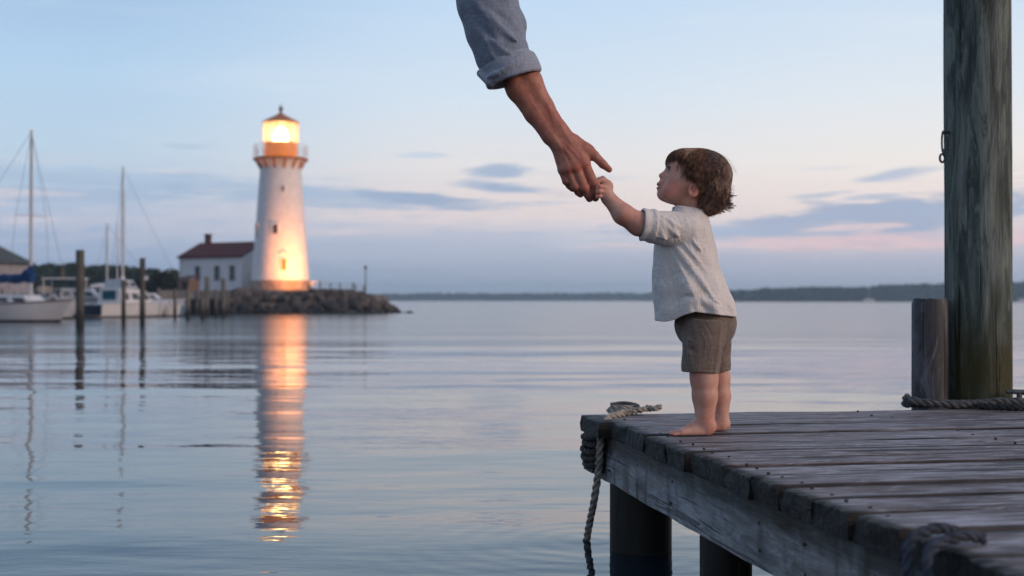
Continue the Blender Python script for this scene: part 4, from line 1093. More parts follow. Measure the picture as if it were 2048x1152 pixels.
# the wood behind the marina reads as one mass
rnd2 = np.random.RandomState(5); blobs = []
for i in range(230):
    px = rnd2.uniform(-320, 372); d_ = rnd2.uniform(140, 158)
    ytop = np.interp(px, [-320, 40, 150, 260, 310, 372], [520, 528, 529, 534, 541, 552]); zt_ = zz(ytop, d_)
    p = P(px, 600, d_); rz_ = rnd2.uniform(.8, 1.5); zc = rnd2.uniform(1.2, zt_ - rz_ * .8)
    if i % 2: zc = zt_ - rz_ * rnd2.uniform(.95, 1.25)
    blobs.append((p.x, p.y, zc, rnd2.uniform(1.2, 2.4), 1.6, rz_, 230))
tag(crown_mesh('woodland', M_LEAF, None, blobs, .34, 8), kind='stuff', label='dark belt of dense trees behind the marina', cat='woodland')

# far shores: low land and belts of trees
def far_shore(name, pxs, d0, ytops, seed, nb, leaf, m_, lab, per=60):
    rn = np.random.RandomState(seed); bl = []
    for i in range(nb):
        px = rn.uniform(pxs[0], pxs[-1]); d_ = d0 * rn.uniform(1, 1.06)
        yt = np.interp(px, pxs, ytops) + 3.4 * noise.noise(Vector((px * .012, seed, 0))) * (d0 < 900) + 2.6 * noise.noise(Vector((px * .05, seed, 4)))
        zt_ = zz(yt, d_); p = P(px, 600, d_); rz_ = max(.8, (zt_) * rn.uniform(.22, .4)); zc = zt_ - rz_ if i % 2 else rn.uniform(.5, max(.6, zt_ - rz_))
        bl.append((p.x, p.y, zc, rz_ * rn.uniform(1.2, 2.6), rz_ * 2, rz_, per))
    tag(crown_mesh(name, m_, None, bl, leaf, seed), kind='stuff', label=lab, cat='woodland')
    a_ = P(pxs[0] - 8, 600, d0 * .997); b_ = P(pxs[-1] + 8, 600, d0 * .997)
    o = MB().prism([(a_.x, a_.y, -1), (b_.x, b_.y, -1), (b_.x, b_.y + 200, -1), (a_.x, a_.y + 200, -1)], (0, 0, 1.45)).build('shore', M_LAND); tag(o, kind='structure')
far_shore('far_woodland', [1380, 1470, 1560, 1700, 1780, 1850, 2000, 2120, 2500], 640, [585, 583, 578, 576, 573, 569, 567, 564, 562], 3, 620, 1.5, M_LEAF, 'dark wooded shore across the water at the right', 90)
far_shore('far_woodland', [690, 780, 900, 1000, 1200, 1420, 1500], 1150, [590, 590, 588, 589, 588, 587, 586], 4, 520, 2.2, M_LEAF, 'faint hazy wooded shore on the horizon behind the toddler', 60)
for px, lab in ((1738, 'tiny white sailing boat off the wooded shore at the right'), (2046, 'tiny pale boat at the right edge of the picture, below the wooded shore')):
    p = P(px, 600, 560)
    bt, sec = make_boat(lab, (p.x - 2.5, p.y, 0), 0, 5.2, 2.0, (1.2, 1.0, .95), (M_BOATW, M_ANTIF, M_BOATW, M_BOATW), cat='boat', name='far_boat')
    if px == 1738: MB().tube([(2.6, 0, 1), (2.6, 0, 6.5)], .10, 6).build('mast', M_BOATW2, bt)
    cabin(bt, 1.2, 3.4, 1.3, .9, 1.0, .6, M_BOATW, .4, 2)

# ------------------------------------------------------------------ evening air
m = bpy.data.materials.new('haze'); m.use_nodes = True; m.node_tree.nodes.clear(); k = NT(m.node_tree)
o_ = k.n('ShaderNodeOutputMaterial'); v_ = k.n('ShaderNodeVolumePrincipled', Color=(.72, .90, 1.0, 1), Density=.0006)
v_.inputs['Anisotropy'].default_value = .2
k.nt.links.new(v_.outputs[0], o_.inputs['Volume'])
hb = MB().box((0, 1075, 12.5), (4600, 2350, 29)).build('haze', m); tag(hb, kind='stuff', label='thin evening haze over the water', cat='haze')
# ------------------------------------------------------------------ distance-field modelling of the figures
def pt3(v): return np.array([v[0], v[1], v[2]], dtype=np.float32)
def smin(a, b, k_):
    h_ = np.clip(0.5 + 0.5 * (b - a) / k_, 0, 1); return b * (1 - h_) + a * h_ - k_ * h_ * (1 - h_)
def smax(a, b, k_): return -smin(-a, -b, k_)
def cap(p, a, b, ra, rb):
    a = pt3(a); b = pt3(b); ab = b - a; t_ = np.clip(((p - a) @ ab) / max(1e-12, float(ab @ ab)), 0, 1)
    return np.linalg.norm(p - a - t_[:, None] * ab, axis=1) - (ra + (rb - ra) * t_)
def ell(p, c, r, M=None):
    q = p - pt3(c)
    if M is not None: q = q @ M
    r = np.array(r, dtype=np.float32); k0 = np.linalg.norm(q / r, axis=1); k1 = np.linalg.norm(q / (r * r), axis=1) + 1e-9
    return k0 * (k0 - 1) / k1
def rotm(ax, ay, az_): return np.array(Euler((ax, ay, az_)).to_matrix(), dtype=np.float32)
def segd(p, a, b):
    a = pt3(a); b = pt3(b); ab = b - a; t_ = np.clip(((p - a) @ ab) / float(ab @ ab), 0, 1)
    return np.linalg.norm(p - a - t_[:, None] * ab, axis=1), t_
def ridge(p, a, b, w_, A, taper=True):
    d_, t_ = segd(p, a, b); f_ = np.exp(-(d_ / w_) ** 2) * A
    return f_ * (np.sin(np.pi * np.clip(t_, .02, .98)) ** .5 if taper else 1)
def plane_cut(p, c, n_): n_ = pt3(n_); n_ = n_ / np.linalg.norm(n_); return (p - pt3(c)) @ n_
def vnoise(p, s_, seed=0.0):
    """cheap smooth noise from sums of rotated sines"""
    q = p * s_; x, y, z = q[:, 0] + seed, q[:, 1] + seed * 1.7, q[:, 2] - seed
    return (np.sin(x * 1.0 + 1.3 * np.sin(y * .8 + z * .4)) + np.sin(y * 1.1 + 1.1 * np.sin(z * .9 - x * .5)) + np.sin(z * 1.2 + 1.2 * np.sin(x * .7 + y * .6))) / 3

def nets(f, lo, hi, h_):
    """surface nets over a box; only blocks near the surface are sampled finely"""
    lo = np.array(lo, float); hi = np.array(hi, float); n = np.ceil((hi - lo) / h_).astype(int) + 1
    Bk = 12; nb = -(-n // Bk); n = nb * Bk
    G_ = np.full(n, 1.0, dtype=np.float32)
    bx = np.stack(np.meshgrid(*[np.arange(q) for q in nb], indexing='ij'), -1).reshape(-1, 3)
    cen = lo + (bx * Bk + Bk / 2 - .5) * h_; cv = f(cen.astype(np.float32)); rad = Bk * h_ * .87
    off = np.stack(np.meshgrid(*[np.arange(Bk)] * 3, indexing='ij'), -1).reshape(-1, 3)
    near = np.where(np.abs(cv) < rad * 1.5 + .012)[0]
    for i in np.where((cv < 0))[0]:
        b_ = bx[i] * Bk; G_[b_[0]:b_[0] + Bk, b_[1]:b_[1] + Bk, b_[2]:b_[2] + Bk] = -1
    CH = 120
    for s_ in range(0, len(near), CH):
        ids = near[s_:s_ + CH]; gi = (bx[ids][:, None, :] * Bk + off[None]).reshape(-1, 3)
        v_ = f((lo + gi * h_).astype(np.float32)); G_[gi[:, 0], gi[:, 1], gi[:, 2]] = v_
    S_ = G_ < 0
    # cells with a sign change
    c8 = [(a, b, c) for a in (0, 1) for b in (0, 1) for c in (0, 1)]
    m0 = [q - 1 for q in n]
    cnt_ = np.zeros(m0, dtype=np.int8)
    for a, b, c in c8: cnt_ += S_[a:a + m0[0], b:b + m0[1], c:c + m0[2]]
    act = (cnt_ > 0) & (cnt_ < 8); ci = np.argwhere(act); idx = -np.ones(m0, dtype=np.int64); idx[act] = np.arange(len(ci))
    pos = np.zeros((len(ci), 3)); wt = np.zeros(len(ci))
    for ax in range(3):
        o1, o2 = [q for q in range(3) if q != ax]
        for u in (0, 1):
            for v in (0, 1):
                A = ci.copy(); A[:, o1] += u; A[:, o2] += v; B2 = A.copy(); B2[:, ax] += 1
                va = G_[A[:, 0], A[:, 1], A[:, 2]]; vb = G_[B2[:, 0], B2[:, 1], B2[:, 2]]
                cr = (va < 0) != (vb < 0); t_ = np.where(cr, va / np.where(cr, va - vb, 1), 0)
                q = A.astype(float); q[:, ax] += t_; pos += q * cr[:, None]; wt += cr
    pos = lo + pos / wt[:, None] * h_
    F_ = []
    for ax in range(3):
        o1, o2 = (ax + 1) % 3, (ax + 2) % 3
        sl0 = [slice(None)] * 3; sl1 = [slice(None)] * 3; sl0[ax] = slice(0, -1); sl1[ax] = slice(1, None)
        ch = S_[tuple(sl0)] != S_[tuple(sl1)]; e = np.argwhere(ch)
        ok = (e[:, o1] > 0) & (e[:, o2] > 0) & (e[:, o1] < m0[o1]) & (e[:, o2] < m0[o2]); e = e[ok]
        flip = S_[e[:, 0], e[:, 1], e[:, 2]]
        def cell(d1, d2):
            q = e.copy(); q[:, o1] -= d1; q[:, o2] -= d2; return idx[q[:, 0], q[:, 1], q[:, 2]]
        quad = np.stack([cell(0, 0), cell(1, 0), cell(1, 1), cell(0, 1)], 1)
        quad[~flip] = quad[~flip][:, ::-1]
        F_.append(quad)
    F_ = np.concatenate(F_); F_ = F_[(F_ >= 0).all(1)]
    return pos, F_
def relax(V, Fc, it=2, lam=.5):
    e = np.concatenate([Fc[:, [0, 1]], Fc[:, [1, 2]], Fc[:, [2, 3]], Fc[:, [3, 0]]]); n = len(V)
    for _ in range(it):
        acc = np.zeros_like(V); c_ = np.zeros(n)
        for ax in range(3): acc[:, ax] = np.bincount(e[:, 0], V[e[:, 1], ax], n) + np.bincount(e[:, 1], V[e[:, 0], ax], n)
        c_ = np.bincount(e[:, 0], minlength=n) + np.bincount(e[:, 1], minlength=n)
        V = V + lam * (acc / np.maximum(c_, 1)[:, None] - V)
    return V
def sdf_object(name, f, lo, hi, h_, m_, parent=None, it=2, off=None, keep_big=True):
    V, Fc = nets(f, lo, hi, h_); V = relax(V, Fc, it)
    if keep_big:      # drop stray islands
        lab = np.arange(len(V))
        for _ in range(400):
            mn = lab[Fc].min(1); new = lab.copy()
            for j in range(4): np.minimum.at(new, Fc[:, j], mn)
            new = new[new]
            if (new == lab).all(): break
            lab = new
        cnt_ = np.bincount(lab, minlength=len(V)); big = cnt_[lab] > max(40, .02 * cnt_.max())
        remap = np.cumsum(big) - 1; Fc = remap[Fc[big[Fc].all(1)]]; V = V[big]
    if off is not None: V = V - np.array(off)
    me = bpy.data.meshes.new(name); me.vertices.add(len(V)); me.vertices.foreach_set('co', V.astype(np.float32).ravel())
    me.loops.add(len(Fc) * 4); me.loops.foreach_set('vertex_index', Fc.astype(np.int32).ravel())
    me.polygons.add(len(Fc)); me.polygons.foreach_set('loop_start', (np.arange(len(Fc)) * 4).astype(np.int32))
    me.polygons.foreach_set('use_smooth', [True] * len(Fc)); me.update(calc_edges=True); me.validate()
    o = bpy.data.objects.new(name, me); COL.objects.link(o); me.materials.append(m_)
    if parent: o.parent = parent
    return o

# ------------------------------------------------------------------ skin, hair, cloth
def skin(name, col, red, scale=1.0, spots=()):
    m, k, out = mat(name)
    t_ = k.n('ShaderNodeTexCoord').outputs['Object']
    c = k.mix(k.smooth(k.noise(t_, 28 * scale, 4, .6), .38, .62), col, red)
    c = k.mix(k.smooth(k.noise(t_, 120 * scale, 4, .65), .45, .7, 0, .45), c, tuple(x * .75 for x in red[:3]) + (1,))
    for (pt_, r_, f_) in spots:       # rosier patches: cheeks, ears, knees, knuckles, toes
        dd = k.n('ShaderNodeVectorMath', {'operation': 'DISTANCE'}, i0=t_, i1=tuple(pt_)).outputs['Value']
        c = k.mix(k.smooth(dd, r_, r_ * .15, 0, f_), c, (col[0] * .93, col[1] * .52, col[2] * .50, 1))
    b = pbsdf(k, out, Base_Color=c, Roughness=.52, Subsurface_Weight=.12, Subsurface_Scale=.01)
    b.inputs['Subsurface Radius'].default_value = (1.0, .35, .18); b.inputs['Specular IOR Level'].default_value = .35
    bp = k.n('ShaderNodeBump', Strength=.5, Distance=.0012, Height=k.noise(t_, 420, 3, .6)); k.set(b.inputs['Normal'], bp.outputs[0])
    return m
def cloth(name, c0, c1, weave=1400, bump=.0006, wr=.0016, rough=.9):
    m, k, out = mat(name)
    t_ = k.n('ShaderNodeTexCoord').outputs['Object']
    slub = k.noise(k.mapping(t_, (40, 40, 260)), 1.0, 3, .6); slub2 = k.noise(k.mapping(t_, (300, 300, 30)), 1.0, 3, .6)
    f_ = k.m('MULTIPLY', k.m('ADD', slub, slub2), .5)
    c = k.mix(k.smooth(f_, .36, .64), c0, c1)
    b = pbsdf(k, out, Base_Color=c, Roughness=rough, Sheen_Weight=.25, Sheen_Roughness=.5)
    b.inputs['Specular IOR Level'].default_value = .15
    cr = k.noise(k.mapping(t_, (16, 16, 11)), 1.0, 4, .6, 1.2)
    bp = k.n('ShaderNodeBump', Strength=1.0, Distance=bump, Height=f_)
    bp2 = k.n('ShaderNodeBump', Strength=1.0, Distance=wr * 4, Height=cr, Normal=bp.outputs[0]); k.set(b.inputs['Normal'], bp2.outputs[0])
    return m
_f = P(1400, 872, 3.60); _f.z = DECK
def _t(px, py, dy): return P(px, py, 3.60 + dy) - _f
M_SKINC = skin('toddler skin', (.68, .385, .285, 1), (.62, .30, .215, 1), .6, [(_t(1348, 376, -.045), .034, .5), (_t(1388, 380, -.07), .030, .55), (_t(1322, 352, 0), .014, .5), (_t(1338, 865, -.07), .040, .7), (_t(1425, 862, -.06), .030, .5), (_t(1458, 858, .06), .03, .5),
    (_t(1392, 762, -.09), .035, .45), (_t(1196, 380, -.11), .035, .5), (_t(1246, 442, -.11), .04, .4), (_t(1410, 840, -.08), .03, .35), (_t(1330, 392, 0), .02, .3)])
_g = P(1040, 150, 3.50)
def _a(px, py, dy): return P(px, py, 3.50 + dy) - _g
M_SKINA = skin('adult skin', (.50, .215, .145, 1), (.42, .15, .10, 1), 1.0, [(_a(1167, 330, -.02), .02, .5), (_a(1151, 337, -.025), .02, .5), (_a(1137, 341, -.02), .02, .5), (_a(1187, 365, -.02), .018, .5), (_a(1169, 375, -.02), .018, .5), (_a(1151, 373, -.02), .016, .5), (_a(1215, 337, 0), .02, .5), (_a(1191, 396, 0), .022, .5)])
M_SHIRT = cloth('cream linen', (.72, .66, .60, 1), (.80, .745, .69, 1), wr=.0032)
M_SHORT = cloth('taupe linen', (.16, .118, .092, 1), (.225, .172, .138, 1), wr=.0026)
M_DENIM = cloth('blue grey chambray', (.19, .225, .285, 1), (.27, .315, .385, 1), bump=.0004)
m, k, out = mat('brown hair')
t_ = k.n('ShaderNodeTexCoord').outputs['Object']
c = k.mix(k.smooth(k.noise(k.mapping(t_, (1, 1, .35)), 210, 3, .6), .35, .65), (.070, .037, .024, 1), (.31, .175, .11, 1))
b = pbsdf(k, out, Base_Color=c, Roughness=.42); b.inputs['Specular IOR Level'].default_value = .45; M_HAIR = m
M_LIP = skin('lip skin', (.48, .19, .16, 1), (.42, .15, .13, 1))
M_NAIL = simple('nail', (.50, .30, .24, 1), .3, .5, .05)
M_EYEW = simple('eye white', (.6, .58, .56, 1), .15, .6, .03)
M_IRIS = simple('dark brown iris', (.012, .007, .005, 1), .08, .8, .1)
M_LASH = simple('lash', (.012, .008, .006, 1), .6, .2, .1)

# =================================================================== the toddler
TD = 3.60                                   # depth of the body's middle
def T(px, py, dy=0.0): return P(px, py, TD + dy)
def tr(r_): return r_ * TD / F              # photo pixels to metres at the toddler
foot0 = T(1400, 872); foot0.z = DECK
kid = tag(empty('person', foot0), 'barefoot toddler in cream linen shirt and taupe shorts reaching up to hold the big hand', 'person')
OFF = tuple(foot0)
HR = rotm(0, R(-18), 0)                     # head tipped back: face turned up to the left
NEAR = -.085
def head_sdf(p):
    y0 = 0.0
    cr = ell(p, T(1394, 354), (tr(55), tr(47), tr(47)), None)
    d_ = smin(cr, ell(p, T(1357, 366), (tr(31), tr(43), tr(37))), tr(16))          # face mass
    d_ = smin(d_, ell(p, T(1353.5, 334), (tr(19.5), tr(38), tr(20))), tr(12))          # forehead
    for s1 in (-1, 1):
        d_ = smin(d_, ell(p, T(1346, 381, s1 * tr(23)), (tr(21), tr(17), tr(19))), tr(10))   # cheeks
    d_ = smin(d_, cap(p, T(1326, 389, -tr(4)), T(1326, 389, tr(4)), tr(10.5), tr(10.5)), tr(10))   # chin
    d_ = smin(d_, cap(p, T(1328.5, 366), T(1325.2, 387), tr(9.5), tr(9.8)), tr(6))
    d_ = smin(d_, ell(p, T(1352, 394), (tr(26), tr(20), tr(15))), tr(12))          # jaw, under-chin
    d_ = smin(d_, cap(p, T(1337, 341), T(1322.4, 351.0), tr(4.0), tr(4.8)), tr(6))    # nose
    d_ = smin(d_, cap(p, T(1325, 352.5, -tr(4)), T(1325, 352.5, tr(4)), tr(3.4), tr(3.4)), tr(4))   # nostrils wings
    d_ = smin(d_, ell(p, T(1326, 372), (tr(9), tr(10), tr(13))), tr(6))           # muzzle under the nose
    d_ = smin(d_, ell(p, T(1318.6, 367.3), (tr(5.2), tr(8.5), tr(3.6))), tr(1.8))
    d_ = smin(d_, ell(p, T(1318.2, 376.9), (tr(5.0), tr(7.5), tr(3.7))), tr(1.8))
    d_ = smax(d_, -ell(p, T(1318, 372.2), (tr(7.0), tr(11.5), tr(.7))), tr(.8))     # mouth line
    for s1 in (-1, 1):
        d_ = smax(d_, -ell(p, T(1336.5, 340, s1 * tr(18)), (tr(7), tr(9.5), tr(6.4))), tr(4))    # eye sockets
        d_ = smin(d_, ell(p, T(1343.5, 339.5, s1 * tr(17.5)), (tr(6.6), tr(8), tr(5.4))), tr(2.5))  # lids over the eyeball
    for s1 in (-1, 1):    # ears
        e_ = ell(p, T(1388, 380, s1 * tr(45)), (tr(11.5), tr(8), tr(14.5)), rotm(0, R(14), s1 * R(-20)))
        e_ = smax(e_, -ell(p, T(1386.5, 378.5, s1 * tr(52)), (tr(6.5), tr(6.5), tr(9.5)), rotm(0, R(14), 0)), tr(2))
        e_ = smin(e_, ell(p, T(1379.5, 383, s1 * tr(45)), (tr(3.4), tr(4), tr(4))), tr(2))
        d_ = smin(d_, e_, tr(2.5))
    d_ = smin(d_, cap(p, T(1380, 392), T(1384, 438), tr(26), tr(27)), tr(12))      # neck
    return d_
def arm_near(p):
    d_ = cap(p, T(1350, 458, -.066), T(1278, 448, -.095), tr(19), tr(22))
    d_ = smin(d_, cap(p, T(1278, 448, -.095), T(1246, 428, -.100), tr(22), tr(20)), tr(10))
    d_ = smin(d_, cap(p, T(1246, 428, -.100), T(1217, 396, -.096), tr(20), tr(13.6)), tr(8))
    d_ = smin(d_, cap(p, T(1217, 396, -.096), T(1211, 384, -.096), tr(13.4), tr(13)), tr(6))
    return d_
HD = -.094
def fist(p):
    d_ = ell(p, T(1212, 374, HD), (tr(14.5), tr(13.0), tr(15.5)), rotm(0, R(12), 0))
    def fg(pts, r0, r1, k_=2.4):
        d2 = None
        n_ = len(pts) - 1
        for i in range(n_):
            a_, b_ = pts[i], pts[i + 1]
            q = cap(p, T(a_[0], a_[1], HD + a_[2]), T(b_[0], b_[1], HD + b_[2]), tr(r0 + (r1 - r0) * i / n_), tr(r0 + (r1 - r0) * (i + 1) / n_))
            d2 = q if d2 is None else smin(d2, q, tr(1.5))
        return d2
    fs_ = [fg([(1213, 364, -.004), (1203, 359.5, -.012), (1195.5, 363.5, -.017)], 5.6, 4.2),
           fg([(1209, 374, -.016), (1200, 373, -.024), (1192.5, 376.5, -.022)], 5.3, 4.3),
           fg([(1208, 382.5, -.014), (1199, 382.5, -.023), (1191.5, 385, -.021)], 5.2, 4.3),
           fg([(1207, 391, -.010), (1199, 392, -.018), (1192.5, 393.5, -.017)], 4.8, 4.0)]
    for q in fs_: d_ = smin(d_, q, tr(1.6))
    th2 = fg([(1216, 366, .004), (1206, 356.5, .008), (1196.5, 358.5, .006)], 5.6, 4.2)
    return smin(d_, th2, tr(2.0))
def leg(p, hip, knee, calf, ank, heel, ball, rads, dy, toe_spread, sgn):
    r0, r1, r2, r3, rh, rb = rads
    d_ = cap(p, T(*hip, dy), T(*knee, dy), tr(r0), tr(r1))
    d_ = smin(d_, cap(p, T(*knee, dy), T(*calf, dy), tr(r1), tr(r2)), tr(8))
    d_ = smin(d_, cap(p, T(*calf, dy), T(*ank, dy), tr(r2), tr(r3)), tr(8))
    d_ = smin(d_, ell(p, T(*heel, dy), (tr(rh), tr(rh), tr(rh * .95))), tr(9))
    a2 = (ank[0] - 6, ank[1] + 10)
    hz_ = T(*heel, dy); bz_ = T(*ball, dy)
    for s1 in (-1, 1):
        d_ = smin(d_, cap(p, (hz_.x - tr(6), hz_.y + s1 * tr(3), DECK + tr(11)), (bz_.x, bz_.y + s1 * tr(toe_spread) , DECK + tr(7.5)), tr(11.5), tr(7.8)), tr(6))
    d_ = smin(d_, cap(p, T(*a2, dy), (bz_.x + tr(10), bz_.y, DECK + tr(11)), tr(14), tr(8.5)), tr(7))
    return d_, hz_, bz_
def toes(p, d_, bz_, sgn, sp):
    for i in range(5):
        s_ = (i - 2) * sp / 2.0; big = i == (4 if sgn > 0 else 0)
        L2 = [0, 2.2, 3, 2, -2][::1][i] if sgn < 0 else [-2, 2, 3, 2.2, 0][i]
        r_ = 5.6 if big else 4.4 - .25 * abs(i - 2)
        a_ = (bz_.x - tr(4), bz_.y + tr(s_ * 1.55), DECK + tr(6.5)); b_ = (bz_.x - tr(17.5 + L2 * .8), bz_.y + tr(s_ * 1.75), DECK + tr(r_ * .92))
        d_ = smin(d_, cap(p, a_, b_, tr(r_ * .92), tr(r_)), tr(.8))
    return d_
def body_sdf(p):
    d_ = np.full(len(p), 1.0, dtype=np.float32)
    z = p[:, 2]; x = p[:, 0]; y = p[:, 1]
    hm = z > T(0, 460).z - .02
    if hm.any(): d_[hm] = head_sdf(p[hm])
    # trunk, hidden under the clothes but whole
    tm = (z > T(0, 760).z) & (z < T(0, 395).z)
    if tm.any():
        q = p[tm]
        t_ = ell(q, T(1372, 492), (tr(48), tr(60), tr(68))); t_ = smin(t_, ell(q, T(1376, 570), (tr(56), tr(62), tr(66))), tr(20))
        t_ = smin(t_, ell(q, T(1410, 640), (tr(52), tr(46), tr(66))), tr(20)); t_ = smin(t_, cap(q, T(1368, 452, -.075), T(1378, 452, .075), tr(22), tr(22)), tr(14))
        d_[tm] = smin(d_[tm], t_, tr(10))
    am = (x < T(1372, 0).x) & (z > T(0, 500).z) & (z < T(0, 340).z)
    if am.any():
        q = p[am]; a_ = smin(arm_near(q), fist(q), tr(4)); d_[am] = smin(d_[am], a_, tr(3))
    fm = (z > T(0, 640).z) & (z < T(0, 420).z) & (y > TD)
    if fm.any():       # far arm, hanging and slightly forward, behind the trunk
        q = p[fm]
        a_ = cap(q, T(1372, 455, .085), T(1384, 520, .118), tr(21), tr(18)); a_ = smin(a_, cap(q, T(1384, 520, .118), T(1350, 566, .120), tr(18), tr(12)), tr(6))
        a_ = smin(a_, ell(q, T(1340, 578, .120), (tr(13), tr(13), tr(9))), tr(4))
        for i in range(4): a_ = smin(a_, cap(q, T(1334, 584, .108 + .008 * i), T(1328 + i, 600 - i, .108 + .008 * i), tr(4.4), tr(3.6)), tr(1.5))
        a_ = smin(a_, cap(q, T(1346, 574, .108), T(1330, 578, .100), tr(5), tr(4)), tr(2))
        d_[fm] = smin(d_[fm], a_, tr(5))
    lm = z < T(0, 660).z + .01
    if lm.any():
        q = p[lm]
        a_, hz_, bz_ = leg(q, (1405, 690), (1408, 757), (1409.5, 792), (1409.5, 836), (1416, 853), (1362, 862), (33, 26.5, 24.0, 18.8, 16.5, 10), -.058, 9.5, 1)
        a_ = toes(q, a_, bz_, 1, 8.4)
        b_, hz2, bz2 = leg(q, (1432, 690), (1436, 757), (1440, 792), (1442, 832), (1447, 848), (1398, 858), (24, 23, 20.5, 15.5, 14, 9), .062, 9.5, -1)
        b_ = toes(q, b_, bz2, -1, 8.4)
        l_ = smin(a_, b_, tr(2)); d_[lm] = smin(d_[lm], l_, tr(6))
    d_ = smax(d_, (DECK + .0035) - z, .004)
    return d_
lo = (T(1185, 0).x, TD - .175, DECK - .01); hi = (T(1475, 0).x, TD + .18, T(0, 292).z)
body = sdf_object('body', body_sdf, lo, hi, .0020, M_SKINC, kid, 2, OFF)

# eyes, brow, lips
def child(mb_or_obj, name, m_, parent, off):
    o = mb_or_obj.build(name, m_, None, True); o.data.transform(Matrix.Translation(-Vector(off))); o.parent = parent; return o
for s1 in (-1, 1):
    ec = T(1342.3, 338.6, s1 * tr(17.5))
    mb = MB(); bm = bmesh.new(); bmesh.ops.create_uvsphere(bm, u_segments=20, v_segments=14, radius=tr(6.6)); vs = [v.co + ec for v in bm.verts]; fs = [tuple(v.index for v in f.verts) for f in bm.faces]; bm.free()
    mb.add(vs, fs); eo = child(mb, 'eye', M_EYEW, kid, OFF)
    gz = Vector((-.86, s1 * .22, .42)).normalized()
    bm = bmesh.new(); bmesh.ops.create_uvsphere(bm, u_segments=20, v_segments=14, radius=tr(4.7)); vs = [v.co + ec + gz * tr(2.45) + Vector((0, s1 * tr(.9), 0)) for v in bm.verts]; fs = [tuple(v.index for v in f.verts) for f in bm.faces]; bm.free()
    io = child(MB().add(vs, fs), 'iris', M_IRIS, eo, (0, 0, 0)); io.data.transform(Matrix.Translation(-Vector(OFF)))
    # upper lash line
    mb = MB(); pts = []
    for i in range(9):
        a = R(-64 + 16 * i); pts.append(ec + Vector((-math.cos(a) * tr(6.9), s1 * tr(2) + math.sin(a) * tr(6.9), tr(3.8) + math.cos(a) * tr(1.0))))
    mb.tube(pts, tr(.85), 6)
    for q in pts[1:-1]: mb.tube([q, q + (q - ec).normalized() * tr(2.4) + Vector((-tr(.6), 0, tr(1.4)))], [tr(.42), tr(.15)], 4)
    child(mb, 'eyelash', M_LASH, kid, OFF)
    mb = MB()
    mb.tube([T(1334.3, 329, s1 * tr(8)), T(1336.2, 327.5, s1 * tr(15)), T(1340.0, 327.8, s1 * tr(22)), T(1345.0, 330, s1 * tr(28))], [tr(.5), tr(1.3), tr(1.2), tr(.4)], 6)
    child(mb, 'eyebrow', M_HAIR, kid, OFF)
def lips(p):
    u = ell(p, T(1318.6, 369.0), (tr(5.2), tr(9.2), tr(2.9))); l_ = ell(p, T(1318.2, 375.6), (tr(5.0), tr(8.2), tr(3.0)))
    return smax(smin(u, l_, tr(.8)), -ell(p, T(1315.5, 372.2), (tr(6.5), tr(12), tr(.55))), tr(1))
sdf_object('lips', lips, (T(1308, 0).x, TD - .02, T(0, 385).z), (T(1326, 0).x, TD + .02, T(0, 360).z), .0010, M_LIP, kid, 1, OFF)

# ---- hair: a combed mass plus locks of strands that lie on it
HC = T(1398, 352); HRAD = Vector((tr(64), tr(57), tr(54)))
def face_side(x, z, y):
    """> 0 where hair may grow; outline of the hairline on the side of the head"""
    px = x / TD * F + 1024; py = 600 - (z - CAMZ) / TD * F
    lim = np.interp(py, [298, 312, 320, 328, 338, 356, 365, 370, 376, 392, 400, 412, 431], [1330, 1334, 1342, 1362, 1371, 1370, 1376, 1392, 1400, 1398, 1387, 1392, 1405])
    side = np.clip(np.abs(y - TD) / tr(46), 0, 1)
    lim = lim - (1 - side) * np.interp(py, [298, 320, 328, 338, 400], [2, 10, 26, 20, 0])
    return px - lim
def hair_vol(p):
    d_ = ell(p, tuple(HC), (HRAD.x, HRAD.y, HRAD.z))
    d_ = smin(d_, ell(p, T(1363, 325), (tr(29), tr(41), tr(24)), rotm(0, R(8), 0)), tr(14))
    d_ = smin(d_, ell(p, T(1424, 392), (tr(33), tr(48), tr(33)), rotm(0, R(18), 0)), tr(16))
    return smin(d_, ell(p, T(1411, 411), (tr(21), tr(38), tr(20))), tr(10))
def hair_sdf(p):
    d_ = hair_vol(p) + .0010 * vnoise(p, 110, 2) + .0012 * vnoise(p, 60, 5)
    fs_ = face_side(p[:, 0], p[:, 2], p[:, 1])
    return smax(d_ + tr(3.4), -fs_ * TD / F + tr(6), tr(4))
hair = sdf_object('hair', hair_sdf, (T(1325, 0).x, TD - .10, T(0, 446).z), (T(1475, 0).x, TD + .10, T(0, 290).z), .0016, M_HAIR, kid, 1, OFF)
rnd = random.Random(12)
axis = (T(1416, 300) - HC).normalized(); hu = axis.cross(Vector((0, 1, 0))).normalized(); hv = axis.cross(hu).normalized()
NP = 20; ST = []; META = []
NL = 300
